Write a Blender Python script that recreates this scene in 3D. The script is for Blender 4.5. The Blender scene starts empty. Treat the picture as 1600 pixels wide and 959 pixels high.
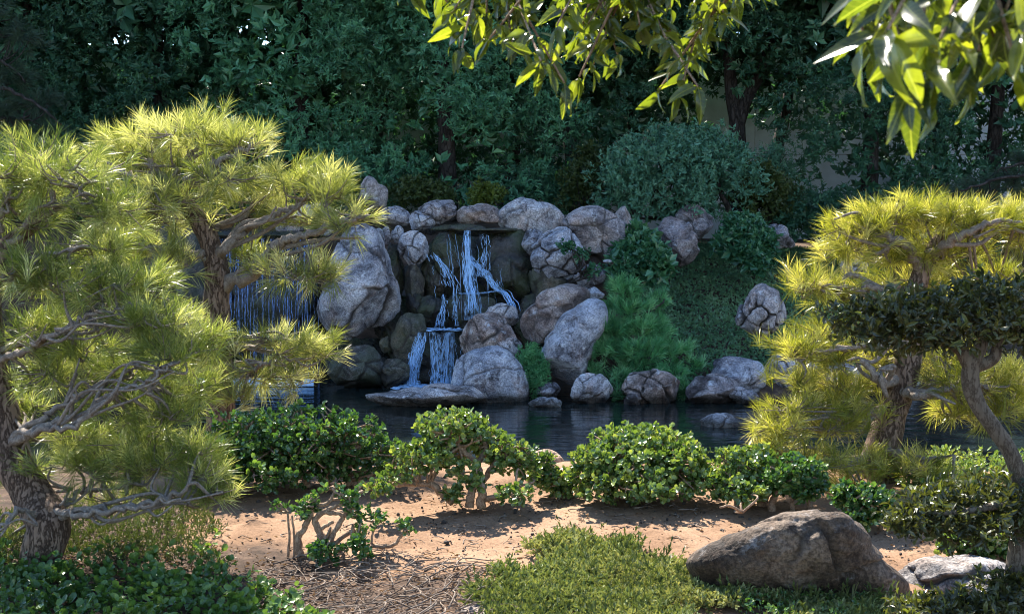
import bpy, math
import numpy as np
from mathutils import Vector, Matrix

# ------------------------------------------------------------------ camera, sky, sun, exposure
scene = bpy.context.scene
W0, H0, F, HORIZON = 1600.0, 959.0, 2198.0, 330.0
CAM_Z = 2.0
PITCH = math.atan((H0 / 2 - HORIZON) / F)
cam_d = bpy.data.cameras.new('camera')
cam_d.sensor_width = 36.0
cam_d.lens = 36.0 * F / W0
cam_d.clip_end = 1500
cam_d.clip_start = 0.05
cam_d.dof.use_dof = True
cam_d.dof.focus_distance = 13.0
cam_d.dof.aperture_fstop = 11.0
cam = bpy.data.objects.new('camera', cam_d)
scene.collection.objects.link(cam)
cam.location = (0, 0, CAM_Z)
cam.rotation_euler = (math.radians(90) - PITCH, 0, 0)
scene.camera = cam

SUN_AZ, SUN_EL = -24.0, 50.0            # degrees: azimuth from +Y towards +X, elevation
world = bpy.data.worlds.new('World')
scene.world = world
world.use_nodes = True
wn = world.node_tree
sky = wn.nodes.new('ShaderNodeTexSky')
sky.sky_type = 'NISHITA'
sky.sun_disc = False
sky.sun_elevation = math.radians(SUN_EL)
sky.sun_rotation = math.radians(SUN_AZ)
sky.air_density = 1.0
sky.dust_density = 0.0
sky.ozone_density = 3.0
wn.links.new(sky.outputs[0], wn.nodes['Background'].inputs[0])
wn.nodes['Background'].inputs[1].default_value = 0.105

sun_d = bpy.data.lights.new('sun', 'SUN')
sun_d.energy = 5.0
sun_d.angle = math.radians(0.53)
sun_d.color = (1.0, 0.93, 0.82)
sun = bpy.data.objects.new('sun', sun_d)
scene.collection.objects.link(sun)
az, el = math.radians(SUN_AZ), math.radians(SUN_EL)
SUNV = Vector((math.sin(az) * math.cos(el), math.cos(az) * math.cos(el), math.sin(el)))
sun.rotation_euler = SUNV.to_track_quat('Z', 'Y').to_euler()
sun.location = (-8, 20, 25)

scene.view_settings.view_transform = 'Standard'
scene.view_settings.look = 'None'
scene.view_settings.gamma = 1.0
scene.view_settings.exposure = 1.8
scene.render.engine = 'CYCLES'
scene.cycles.max_bounces = 6
scene.cycles.diffuse_bounces = 2
scene.cycles.glossy_bounces = 3
scene.cycles.transmission_bounces = 3
scene.cycles.filter_width = 1.0
scene.cycles.transparent_max_bounces = 8
scene.cycles.use_denoising = True
scene.cycles.denoiser = 'OPENIMAGEDENOISE'
scene.cycles.denoising_prefilter = 'ACCURATE'
scene.cycles.denoising_input_passes = 'RGB_ALBEDO_NORMAL'
scene.cycles.sample_clamp_indirect = 6.0
scene.cycles.caustics_reflective = False
scene.cycles.caustics_refractive = False

# ------------------------------------------------------------------ small maths helpers
_cp, _sp = math.cos(PITCH), math.sin(PITCH)


def ray(px, py):
    u, v = (px - W0 / 2) / F, -(py - H0 / 2) / F
    return np.array([u, _cp + v * _sp, -_sp + v * _cp])


def P(px, py, d):
    """world point on the line of sight through a photo pixel, at distance d along +Y"""
    r = ray(px, py)
    return np.array([0, 0, CAM_Z]) + r * (d / r[1])


def G(px, py, z):
    r = ray(px, py)
    return np.array([0, 0, CAM_Z]) + r * ((z - CAM_Z) / r[2])


def unit(a):
    return a / np.maximum(np.linalg.norm(a, axis=-1, keepdims=True), 1e-9)


def rng_of(seed):
    return np.random.default_rng(seed)


def _hash(ix, iy, iz, seed):
    h = (ix * 374761393 + iy * 668265263 + iz * 2147483647 + seed * 974634777) & 0xFFFFFFFF
    h = ((h ^ (h >> 13)) * 1274126177) & 0xFFFFFFFF
    h = (h ^ (h >> 16)) & 0xFFFFFFFF
    return h / 4294967295.0


def vnoise(p, seed=0):
    p = np.asarray(p, dtype=np.float64)
    i = np.floor(p).astype(np.int64)
    f = p - i
    f = f * f * (3 - 2 * f)
    out = 0
    for dx in (0, 1):
        wx = f[..., 0] if dx else 1 - f[..., 0]
        for dy in (0, 1):
            wy = f[..., 1] if dy else 1 - f[..., 1]
            for dz in (0, 1):
                wz = f[..., 2] if dz else 1 - f[..., 2]
                out = out + wx * wy * wz * _hash(i[..., 0] + dx, i[..., 1] + dy, i[..., 2] + dz, seed)
    return out * 2 - 1


def fbm(p, octaves=4, seed=0, gain=0.5):
    p = np.asarray(p, dtype=np.float64)
    a, s, out = 1.0, 0.0, 0
    for o in range(octaves):
        out = out + a * vnoise(p * (2 ** o) + 17.3 * o, seed + o)
        s += a
        a *= gain
    return out / s


def smooth(x, a, b):
    t = np.clip((x - a) / (b - a), 0, 1)
    return t * t * (3 - 2 * t)


def spline(pts, n=6):
    pts = np.asarray(pts, dtype=float)
    if len(pts) < 3:
        t = np.linspace(0, 1, n + 1)[:, None]
        return pts[0] * (1 - t) + pts[-1] * t
    q = np.vstack([2 * pts[0] - pts[1], pts, 2 * pts[-1] - pts[-2]])
    out = []
    for i in range(1, len(q) - 2):
        t = np.linspace(0, 1, n, endpoint=False)[:, None]
        a, b, c, d = q[i - 1], q[i], q[i + 1], q[i + 2]
        out.append(0.5 * (2 * b + (c - a) * t + (2 * a - 5 * b + 4 * c - d) * t ** 2 + (3 * b - a - 3 * c + d) * t ** 3))
    out.append(pts[-1:])
    return np.vstack(out)


# ------------------------------------------------------------------ mesh helpers
class MB:
    def __init__(self):
        self.V, self.T, self.R, self.n = [], [], [], 0

    def add(self, V, T, R=None):
        V = np.asarray(V, dtype=np.float64).reshape(-1, 3)
        T = np.asarray(T, dtype=np.int64).reshape(-1, 3)
        self.V.append(V)
        self.T.append(T + self.n)
        self.R.append(np.full(len(V), 0.5) if R is None else np.broadcast_to(R, (len(V),)))
        self.n += len(V)

    def mesh(self, name, mat, origin=(0, 0, 0), smooth_shade=False):
        V = np.vstack(self.V) - np.asarray(origin)
        T = np.vstack(self.T)
        R = np.concatenate(self.R)
        me = bpy.data.meshes.new(name)
        me.vertices.add(len(V))
        me.vertices.foreach_set('co', V.astype(np.float32).ravel())
        me.loops.add(T.size)
        me.loops.foreach_set('vertex_index', T.astype(np.int32).ravel())
        me.polygons.add(len(T))
        me.polygons.foreach_set('loop_start', np.arange(0, T.size, 3, dtype=np.int32))
        me.polygons.foreach_set('use_smooth', np.full(len(T), smooth_shade))
        at = me.attributes.new('rnd', 'FLOAT', 'POINT')
        at.data.foreach_set('value', R.astype(np.float32))
        me.update(calc_edges=True)
        me.materials.append(mat)
        return me

    def build(self, name, mat, parent=None, origin=None, smooth_shade=False, stuff=False):
        if origin is None:
            origin = ROOT.get(parent.name, (0, 0, 0)) if parent is not None else (0, 0, 0)
        o = bpy.data.objects.new(name, self.mesh(name, mat, origin, smooth_shade))
        scene.collection.objects.link(o)
        if parent is not None:
            o.parent = parent
        else:
            o.location = origin
        if stuff:
            o['kind'] = 'stuff'
        return o


ROOT = {}


def tag(o, label, cat, group=None):
    o['label'] = label
    o['category'] = cat
    if group:
        o['group'] = group
    return o


def thing(name, label, cat, loc, group=None):
    o = bpy.data.objects.new(name, None)
    scene.collection.objects.link(o)
    o.location = tuple(loc)
    o.empty_display_size = 0.1
    ROOT[o.name] = np.asarray(loc, dtype=float)
    return tag(o, label, cat, group)


def tube(path, radii, sides=8, cap=True, rough=0.0, seed=0):
    path = np.asarray(path, dtype=float)
    n = len(path)
    radii = np.interp(np.linspace(0, 1, n), np.linspace(0, 1, len(radii)), radii)
    tan = unit(np.gradient(path, axis=0))
    ref = np.array([0.0, 0.0, 1.0]) if abs(tan[0][2]) < 0.9 else np.array([1.0, 0.0, 0.0])
    V = np.zeros((n, sides, 3))
    a = np.linspace(0, 2 * np.pi, sides, endpoint=False)
    u = unit(np.cross(tan[0], ref))
    for i in range(n):
        u = unit(u - tan[i] * np.dot(u, tan[i]))
        w = np.cross(tan[i], u)
        V[i] = path[i] + radii[i] * (np.cos(a)[:, None] * u + np.sin(a)[:, None] * w)
    if rough:
        c = path[:, None, :]
        nn = fbm(V / (radii.mean() * 1.2), 3, seed)
        V = c + (V - c) * (1 + rough * nn[..., None])
    V = V.reshape(-1, 3)
    i, j = np.meshgrid(np.arange(n - 1), np.arange(sides), indexing='ij')
    a0 = (i * sides + j).ravel()
    a1 = (i * sides + (j + 1) % sides).ravel()
    b0, b1 = a0 + sides, a1 + sides
    T = np.vstack([np.stack([a0, a1, b1], 1), np.stack([a0, b1, b0], 1)])
    if cap:
        V = np.vstack([V, path[-1] + tan[-1] * radii[-1] * 0.5, path[0]])
        e = (n - 1) * sides
        k = np.arange(sides)
        T = np.vstack([T, np.stack([e + k, e + (k + 1) % sides, np.full(sides, n * sides)], 1),
                       np.stack([(k + 1) % sides, k, np.full(sides, n * sides + 1)], 1)])
    return V, T


# leaf templates: local x = along the leaf (0..1), y = across (-.5...5), z = out of the leaf
def fan_leaf(outline, cup):
    pts = [(0.45, 0, -cup)] + [(x, y, 0) for x, y in outline]
    k = len(outline)
    return np.array(pts), np.array([[0, 1 + i, 1 + (i + 1) % k] for i in range(k)])


KITE = (np.array([[0, 0, 0], [0.45, 0.5, 0.12], [1, 0, -0.06], [0.45, -0.5, 0.12]]), np.array([[0, 2, 1], [0, 3, 2]]))
ROUND = fan_leaf([(0, 0), (0.35, 0.44), (0.82, 0.42), (1.04, 0), (0.82, -0.42), (0.35, -0.44)], 0.14)
LANCE = (np.array([[0, 0, 0], [0.3, 0.4, 0.1], [0.7, 0.38, 0.03], [1, 0, -0.18], [0.7, -0.38, 0.03], [0.3, -0.4, 0.1], [0.5, 0, 0.0]]),
         np.array([[0, 6, 1], [1, 6, 2], [2, 6, 3], [3, 6, 4], [4, 6, 5], [5, 6, 0]]))


def leaves(pos, dirs, nrm, L, Wd, tmpl):
    TV, TT = tmpl
    dirs = unit(dirs)
    nrm = unit(nrm - dirs * np.sum(nrm * dirs, 1, keepdims=True))
    side = np.cross(nrm, dirs)
    n, k = len(pos), len(TV)
    L = np.broadcast_to(L, (n,))[:, None, None]
    Wd = np.broadcast_to(Wd, (n,))[:, None, None]
    V = (pos[:, None] + L * TV[None, :, 0:1] * dirs[:, None] + Wd * TV[None, :, 1:2] * side[:, None] + L * TV[None, :, 2:3] * nrm[:, None])
    T = TT[None] + (np.arange(n) * k)[:, None, None]
    return V.reshape(-1, 3), T.reshape(-1, 3)


def perp(a, rng):
    r = rng.normal(size=a.shape)
    return unit(r - a * np.sum(r * a, 1, keepdims=True))


def whorls(mb, tips, axes, k, L, ratio, tmpl, rng, spread=(35, 80), jit=0.25, rnd=None, base=0.0):
    """k leaves round every tip"""
    axes = unit(axes)
    n = len(tips)
    t = np.repeat(tips, k, 0)
    a = np.repeat(axes, k, 0)
    u = perp(a, rng)
    ang = np.radians(rng.uniform(spread[0], spread[1], n * k))[:, None]
    d = a * np.cos(ang) + u * np.sin(ang)
    nn = a * np.sin(ang) - u * np.cos(ang) + jit * rng.normal(size=d.shape)
    ll = L * rng.uniform(0.5, 1.2, n * k)
    t = t + a * (rng.uniform(-base, base, n * k)[:, None] if base else 0)
    V, T = leaves(t, d, nn, ll, ll * ratio, tmpl)
    r = np.repeat(rng.random(n), k) if rnd is None else np.repeat(rnd, k)
    r = np.clip(r * 0.75 + 0.25 * rng.random(n * k), 0, 1)
    mb.add(V, T, np.repeat(r, len(tmpl[0])))


# ------------------------------------------------------------------ materials
def new_mat(name):
    m = bpy.data.materials.new(name)
    m.use_nodes = True
    nt = m.node_tree
    for n in list(nt.nodes):
        nt.nodes.remove(n)
    out = nt.nodes.new('ShaderNodeOutputMaterial')
    return m, nt, out


def N(nt, typ, **kw):
    n = nt.nodes.new(typ)
    for k, v in kw.items():
        if k.startswith('i_'):
            n.inputs[k[2:].replace('_', ' ')].default_value = v
        else:
            setattr(n, k, v)
    return n


def ramp(nt, fac, stops):
    r = nt.nodes.new('ShaderNodeValToRGB')
    els = r.color_ramp.elements
    while len(els) < len(stops):
        els.new(0.5)
    for e, (p, c) in zip(els, stops):
        e.position = p
        e.color = (c[0], c[1], c[2], 1) if len(c) == 3 else c
    nt.links.new(fac, r.inputs[0])
    return r.outputs[0]


def mix(nt, fac, a, b, blend='MIX'):
    m = nt.nodes.new('ShaderNodeMix')
    m.data_type = 'RGBA'
    m.blend_type = blend
    for sock, v in ((0, fac), (6, a), (7, b)):
        if hasattr(v, 'is_linked') or hasattr(v, 'links'):
            nt.links.new(v, m.inputs[sock])
        elif sock == 0:
            m.inputs[0].default_value = v
        else:
            m.inputs[sock].default_value = (v[0], v[1], v[2], 1)
    return m.outputs[2]


def leaf_mat(name, c0, c1, c2, trans=0.3, rough=0.45, tcol=None, spec=0.4):
    m, nt, out = new_mat(name)
    at = N(nt, 'ShaderNodeAttribute', attribute_name='rnd')
    col = ramp(nt, at.outputs['Fac'], [(0.0, c0), (0.55, c1), (1.0, c2)])
    b = N(nt, 'ShaderNodeBsdfPrincipled')
    nt.links.new(col, b.inputs['Base Color'])
    b.inputs['Roughness'].default_value = rough
    b.inputs['Specular IOR Level'].default_value = spec
    t = N(nt, 'ShaderNodeBsdfTranslucent')
    tc = mix(nt, 1.0, col, tcol or (1.6, 1.5, 0.7), 'MULTIPLY')
    nt.links.new(tc, t.inputs[0])
    mx = N(nt, 'ShaderNodeMixShader')
    mx.inputs[0].default_value = trans
    nt.links.new(b.outputs[0], mx.inputs[1])
    nt.links.new(t.outputs[0], mx.inputs[2])
    nt.links.new(mx.outputs[0], out.inputs[0])
    return m


def rock_mat(name, ca, cb, cc, lichen=0.35, rough=0.85, wet=False, speck=0.35, moss=0.0):
    m, nt, out = new_mat(name)
    tc = N(nt, 'ShaderNodeTexCoord')
    oi = N(nt, 'ShaderNodeObjectInfo')
    off = N(nt, 'ShaderNodeVectorMath', operation='SCALE')
    off.inputs['Scale'].default_value = 37.0
    cmb = N(nt, 'ShaderNodeCombineXYZ')
    for i in range(3):
        nt.links.new(oi.outputs['Random'], cmb.inputs[i])
    nt.links.new(cmb.outputs[0], off.inputs[0])
    add = N(nt, 'ShaderNodeVectorMath', operation='ADD')
    nt.links.new(tc.outputs['Object'], add.inputs[0])
    nt.links.new(off.outputs[0], add.inputs[1])
    vec = add.outputs[0]

    def noise(scale, detail=6, rough_=0.6, dist=0.0):
        n = N(nt, 'ShaderNodeTexNoise')
        n.inputs['Scale'].default_value = scale
        n.inputs['Detail'].default_value = detail
        n.inputs['Roughness'].default_value = rough_
        n.inputs['Distortion'].default_value = dist
        nt.links.new(vec, n.inputs['Vector'])
        return n.outputs['Fac']
    col = ramp(nt, noise(2.6, 8, 0.65, 0.6), [(0.38, ca), (0.5, cb), (0.61, cc)])
    rust = ramp(nt, noise(3.4, 8, 0.7, 0.8), [(0.50, (0, 0, 0)), (0.64, (0.55,) * 3)])
    col = mix(nt, rust, col, mix(nt, 1.0, col, (1.0, 0.74, 0.58), 'MULTIPLY'))
    hue = ramp(nt, oi.outputs['Random'], [(0.0, (0.82, 0.84, 0.9)), (0.5, (1, 1, 1)), (1.0, (1.08, 0.98, 0.9))])
    col = mix(nt, 1.0, col, hue, 'MULTIPLY')
    sp = ramp(nt, noise(55, 3, 0.7), [(0.38, (0.25, 0.24, 0.25)), (0.5, (1, 1, 1)), (0.62, (1.75, 1.75, 1.75))])
    col = mix(nt, speck * 2, col, mix(nt, 1.0, col, sp, 'MULTIPLY'))
    st = ramp(nt, noise(4.5, 9, 0.72, 1.2), [(0.36, (1, 1, 1)), (0.48, (0, 0, 0))])
    col = mix(nt, st, col, mix(nt, 1.0, col, (0.33, 0.31, 0.32), 'MULTIPLY'))
    if lichen:
        lf = ramp(nt, noise(6.5, 10, 0.78, 0.4), [(0.56, (0, 0, 0)), (0.66, (lichen * 1.6,) * 3)])
        col = mix(nt, lf, col, (0.68, 0.68, 0.70))
    if moss:
        mf = ramp(nt, noise(2.2, 8, 0.7), [(0.42, (0, 0, 0)), (0.6, (moss,) * 3)])
        col = mix(nt, mf, col, (0.05, 0.065, 0.02))
    geo = N(nt, 'ShaderNodeNewGeometry')         # damp, algae-dark band just above the pond level
    sz = N(nt, 'ShaderNodeSeparateXYZ')
    nt.links.new(geo.outputs['Position'], sz.inputs[0])
    wz = N(nt, 'ShaderNodeMath', operation='MULTIPLY_ADD')
    nt.links.new(noise(7, 5), wz.inputs[0])
    wz.inputs[1].default_value = -0.16
    nt.links.new(sz.outputs['Z'], wz.inputs[2])
    band = N(nt, 'ShaderNodeMapRange')
    band.inputs['From Min'].default_value = -0.48
    band.inputs['From Max'].default_value = -0.38
    band.inputs['To Min'].default_value = 1.0
    band.inputs['To Max'].default_value = 0.0
    nt.links.new(wz.outputs[0], band.inputs['Value'])
    col = mix(nt, band.outputs[0], col, mix(nt, 1.0, col, (0.22, 0.21, 0.18), 'MULTIPLY'))
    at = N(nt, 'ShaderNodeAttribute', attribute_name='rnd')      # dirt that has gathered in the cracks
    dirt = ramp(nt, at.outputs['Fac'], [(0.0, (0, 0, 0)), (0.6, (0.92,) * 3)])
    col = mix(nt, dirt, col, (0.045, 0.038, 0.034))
    b = N(nt, 'ShaderNodeBsdfPrincipled')
    nt.links.new(col, b.inputs['Base Color'])
    if wet:
        rr = ramp(nt, noise(9, 5), [(0.35, (0.12,) * 3), (0.65, (0.5,) * 3)])
        nt.links.new(rr, b.inputs['Roughness'])
    else:
        b.inputs['Roughness'].default_value = rough
        b.inputs['Specular IOR Level'].default_value = 0.3
    bp = N(nt, 'ShaderNodeBump')
    bp.inputs['Strength'].default_value = 0.8
    bp.inputs['Distance'].default_value = 0.045
    h = mix(nt, 0.4, noise(11, 10, 0.72), noise(48, 4, 0.7))
    nt.links.new(h, bp.inputs['Height'])
    nt.links.new(bp.outputs[0], b.inputs['Normal'])
    nt.links.new(b.outputs[0], out.inputs[0])
    return m


def bark_mat(name, ca, cb, scale=9, stretch=0.25, bump=0.9):
    m, nt, out = new_mat(name)
    tc = N(nt, 'ShaderNodeTexCoord')
    mp = N(nt, 'ShaderNodeMapping')
    mp.inputs['Scale'].default_value = (1, 1, stretch)
    nt.links.new(tc.outputs['Object'], mp.inputs[0])
    v = N(nt, 'ShaderNodeTexVoronoi', feature='DISTANCE_TO_EDGE')
    v.inputs['Scale'].default_value = scale * 3
    n = N(nt, 'ShaderNodeTexNoise')
    n.inputs['Scale'].default_value = scale * 2.2
    n.inputs['Detail'].default_value = 8
    n.inputs['Roughness'].default_value = 0.7
    nt.links.new(mp.outputs[0], n.inputs['Vector'])
    ad = N(nt, 'ShaderNodeMix', data_type='VECTOR')
    ad.inputs[0].default_value = 0.12
    nt.links.new(mp.outputs[0], ad.inputs[4])
    nt.links.new(n.outputs['Color'], ad.inputs[5])
    nt.links.new(ad.outputs[1], v.inputs['Vector'])
    crack = ramp(nt, v.outputs['Distance'], [(0.0, (0, 0, 0)), (0.12, (1, 1, 1))])
    col = ramp(nt, n.outputs['Fac'], [(0.3, ca), (0.68, cb)])
    col = mix(nt, crack, mix(nt, 1.0, col, (0.35, 0.3, 0.27), 'MULTIPLY'), col)
    b = N(nt, 'ShaderNodeBsdfPrincipled')
    nt.links.new(col, b.inputs['Base Color'])
    b.inputs['Roughness'].default_value = 0.85
    b.inputs['Specular IOR Level'].default_value = 0.25
    bp = N(nt, 'ShaderNodeBump')
    bp.inputs['Strength'].default_value = bump
    bp.inputs['Distance'].default_value = 0.02
    h = mix(nt, 0.5, crack, n.outputs['Fac'])
    nt.links.new(h, bp.inputs['Height'])
    nt.links.new(bp.outputs[0], b.inputs['Normal'])
    nt.links.new(b.outputs[0], out.inputs[0])
    return m


M = {}
M['granite'] = rock_mat('granite', (0.12, 0.115, 0.13), (0.32, 0.305, 0.325), (0.50, 0.47, 0.475), 0.6)
M['granite_brown'] = rock_mat('granite_brown', (0.11, 0.086, 0.08), (0.30, 0.25, 0.235), (0.46, 0.40, 0.375), 0.6)
M['granite_pale'] = rock_mat('granite_pale', (0.20, 0.20, 0.22), (0.43, 0.425, 0.45), (0.57, 0.56, 0.575), 0.9)
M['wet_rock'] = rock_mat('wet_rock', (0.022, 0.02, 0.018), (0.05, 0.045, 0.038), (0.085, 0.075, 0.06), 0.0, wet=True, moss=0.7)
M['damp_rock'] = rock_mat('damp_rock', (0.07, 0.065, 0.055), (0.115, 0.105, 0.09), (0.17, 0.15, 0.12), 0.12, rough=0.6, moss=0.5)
M['sandstone'] = rock_mat('sandstone', (0.06, 0.042, 0.03), (0.11, 0.08, 0.058), (0.19, 0.145, 0.11), 0.15, speck=0.3)
M['near_grey'] = rock_mat('near_grey', (0.15, 0.145, 0.145), (0.26, 0.25, 0.245), (0.34, 0.32, 0.31), 0.3)
M['tan_stone'] = rock_mat('tan_stone', (0.42, 0.28, 0.19), (0.52, 0.36, 0.25), (0.6, 0.44, 0.33), 0.0, speck=0.15)

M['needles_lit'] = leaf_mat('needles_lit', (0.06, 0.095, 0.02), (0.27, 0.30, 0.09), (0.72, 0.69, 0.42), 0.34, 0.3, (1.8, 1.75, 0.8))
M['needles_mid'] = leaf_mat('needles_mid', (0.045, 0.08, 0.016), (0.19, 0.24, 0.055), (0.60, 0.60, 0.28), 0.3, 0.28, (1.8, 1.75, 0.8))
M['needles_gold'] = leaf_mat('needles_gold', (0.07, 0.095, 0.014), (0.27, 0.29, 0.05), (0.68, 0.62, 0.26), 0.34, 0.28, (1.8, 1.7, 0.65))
M['needles_green'] = leaf_mat('needles_green', (0.03, 0.13, 0.05), (0.12, 0.36, 0.15), (0.34, 0.60, 0.32), 0.25, 0.45)
M['needles_dead'] = leaf_mat('needles_dead', (0.09, 0.05, 0.03), (0.14, 0.08, 0.05), (0.18, 0.11, 0.07), 0.2, 0.6)
M['needles_far'] = leaf_mat('needles_far', (0.03, 0.06, 0.04), (0.05, 0.085, 0.055), (0.08, 0.12, 0.08), 0.3, 0.5)
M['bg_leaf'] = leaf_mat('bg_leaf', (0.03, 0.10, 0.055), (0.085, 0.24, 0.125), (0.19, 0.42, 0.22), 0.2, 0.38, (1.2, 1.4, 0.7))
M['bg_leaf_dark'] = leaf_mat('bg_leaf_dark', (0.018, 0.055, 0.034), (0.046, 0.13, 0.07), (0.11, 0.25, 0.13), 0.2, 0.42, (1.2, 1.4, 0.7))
M['bg_leaf_yellow'] = leaf_mat('bg_leaf_yellow', (0.06, 0.09, 0.015), (0.11, 0.15, 0.025), (0.18, 0.22, 0.04), 0.3, 0.45)
M['bg_leaf_olive'] = leaf_mat('bg_leaf_olive', (0.03, 0.05, 0.016), (0.06, 0.09, 0.026), (0.11, 0.145, 0.04), 0.25, 0.45)
M['shrub_leaf'] = leaf_mat('shrub_leaf', (0.05, 0.13, 0.085), (0.11, 0.26, 0.165), (0.22, 0.40, 0.26), 0.22, 0.4, (1.2, 1.4, 0.8))
M['shrub_glossy'] = leaf_mat('shrub_glossy', (0.02, 0.075, 0.04), (0.055, 0.165, 0.08), (0.14, 0.30, 0.14), 0.2, 0.25, spec=0.5)
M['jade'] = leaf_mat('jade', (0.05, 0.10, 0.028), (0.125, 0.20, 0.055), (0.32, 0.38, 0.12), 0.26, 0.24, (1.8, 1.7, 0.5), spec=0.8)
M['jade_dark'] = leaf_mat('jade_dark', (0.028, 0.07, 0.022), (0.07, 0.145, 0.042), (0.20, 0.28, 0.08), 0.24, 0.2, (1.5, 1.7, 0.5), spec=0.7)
M['ivy'] = leaf_mat('ivy', (0.03, 0.075, 0.02), (0.075, 0.15, 0.035), (0.20, 0.29, 0.06), 0.3, 0.28, spec=0.5)
M['topiary'] = leaf_mat('topiary', (0.03, 0.036, 0.015), (0.06, 0.066, 0.026), (0.13, 0.155, 0.045), 0.25, 0.3, (2.0, 2.0, 0.5), spec=0.6)
M['sedum'] = leaf_mat('sedum', (0.065, 0.11, 0.03), (0.20, 0.245, 0.08), (0.46, 0.44, 0.21), 0.22, 0.5, (1.4, 1.3, 0.6))
M['creeper'] = leaf_mat('creeper', (0.06, 0.15, 0.08), (0.13, 0.26, 0.13), (0.24, 0.39, 0.21), 0.2, 0.5)
M['herb'] = leaf_mat('herb', (0.045, 0.07, 0.022), (0.085, 0.115, 0.034), (0.18, 0.18, 0.065), 0.2, 0.5)
M['bark_pine'] = bark_mat('bark_pine', (0.13, 0.085, 0.06), (0.27, 0.19, 0.14), 9, 0.3)
M['bark_limb'] = bark_mat('bark_limb', (0.20, 0.16, 0.13), (0.38, 0.33, 0.28), 16, 0.8, 0.5)
M['bark_jade'] = bark_mat('bark_jade', (0.30, 0.19, 0.12), (0.48, 0.34, 0.23), 14, 0.6, 0.4)
M['bark_dark'] = bark_mat('bark_dark', (0.035, 0.03, 0.027), (0.075, 0.062, 0.055), 6, 0.3)
M['bark_grey'] = bark_mat('bark_grey', (0.10, 0.08, 0.06), (0.19, 0.155, 0.12), 10, 0.3, 0.4)
M['twig'] = bark_mat('twig', (0.13, 0.09, 0.065), (0.36, 0.29, 0.23), 5, 1.0, 0.3)


def ground_mat():
    m, nt, out = new_mat('ground_soil')
    tc = N(nt, 'ShaderNodeTexCoord')

    def noise(scale, detail=8, r=0.65):
        n = N(nt, 'ShaderNodeTexNoise')
        n.inputs['Scale'].default_value = scale
        n.inputs['Detail'].default_value = detail
        n.inputs['Roughness'].default_value = r
        nt.links.new(tc.outputs['Object'], n.inputs['Vector'])
        return n.outputs['Fac']
    sand = ramp(nt, noise(1.6), [(0.3, (0.15, 0.085, 0.048)), (0.5, (0.26, 0.16, 0.098)), (0.7, (0.345, 0.23, 0.15))])
    grit = ramp(nt, noise(70, 4, 0.75), [(0.34, (0.55, 0.5, 0.48)), (0.5, (1, 1, 1)), (0.68, (1.2, 1.2, 1.2))])
    sand = mix(nt, 0.8, sand, mix(nt, 1.0, sand, grit, 'MULTIPLY'))
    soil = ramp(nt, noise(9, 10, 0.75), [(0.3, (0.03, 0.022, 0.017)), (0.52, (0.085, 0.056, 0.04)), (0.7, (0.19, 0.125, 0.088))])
    at = N(nt, 'ShaderNodeAttribute', attribute_name='rnd')
    jit = N(nt, 'ShaderNodeMath', operation='MULTIPLY_ADD')
    nt.links.new(noise(5, 8, 0.7), jit.inputs[0])
    jit.inputs[1].default_value = 0.9
    nt.links.new(at.outputs['Fac'], jit.inputs[2])
    fac = ramp(nt, jit.outputs[0], [(0.75, (0, 0, 0)), (1.0, (1, 1, 1))])
    col = mix(nt, fac, sand, soil)
    b = N(nt, 'ShaderNodeBsdfPrincipled')
    nt.links.new(col, b.inputs['Base Color'])
    b.inputs['Roughness'].default_value = 0.95
    b.inputs['Specular IOR Level'].default_value = 0.15
    bp = N(nt, 'ShaderNodeBump')
    bp.inputs['Strength'].default_value = 0.8
    bp.inputs['Distance'].default_value = 0.03
    h = mix(nt, 0.35, noise(7, 9, 0.7), noise(45, 5, 0.75))
    nt.links.new(h, bp.inputs['Height'])
    nt.links.new(bp.outputs[0], b.inputs['Normal'])
    nt.links.new(b.outputs[0], out.inputs[0])
    return m


M['ground'] = ground_mat()


def pond_mat():
    m, nt, out = new_mat('pond_water')
    tc = N(nt, 'ShaderNodeTexCoord')
    mp = N(nt, 'ShaderNodeMapping')
    mp.inputs['Scale'].default_value = (0.55, 1.6, 1)
    nt.links.new(tc.outputs['Object'], mp.inputs[0])
    n = N(nt, 'ShaderNodeTexNoise')
    n.inputs['Scale'].default_value = 3.2
    n.inputs['Detail'].default_value = 4
    n.inputs['Roughness'].default_value = 0.5
    n.inputs['Distortion'].default_value = 0.5
    nt.links.new(mp.outputs[0], n.inputs['Vector'])
    b = N(nt, 'ShaderNodeBsdfPrincipled')
    b.inputs['Base Color'].default_value = (0.010, 0.016, 0.015, 1)
    b.inputs['Roughness'].default_value = 0.03
    b.inputs['IOR'].default_value = 1.33
    bp = N(nt, 'ShaderNodeBump')
    bp.inputs['Strength'].default_value = 0.2
    bp.inputs['Distance'].default_value = 0.06
    nt.links.new(n.outputs['Fac'], bp.inputs['Height'])
    nt.links.new(bp.outputs[0], b.inputs['Normal'])
    nt.links.new(b.outputs[0], out.inputs[0])
    return m


M['pond'] = pond_mat()


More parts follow.
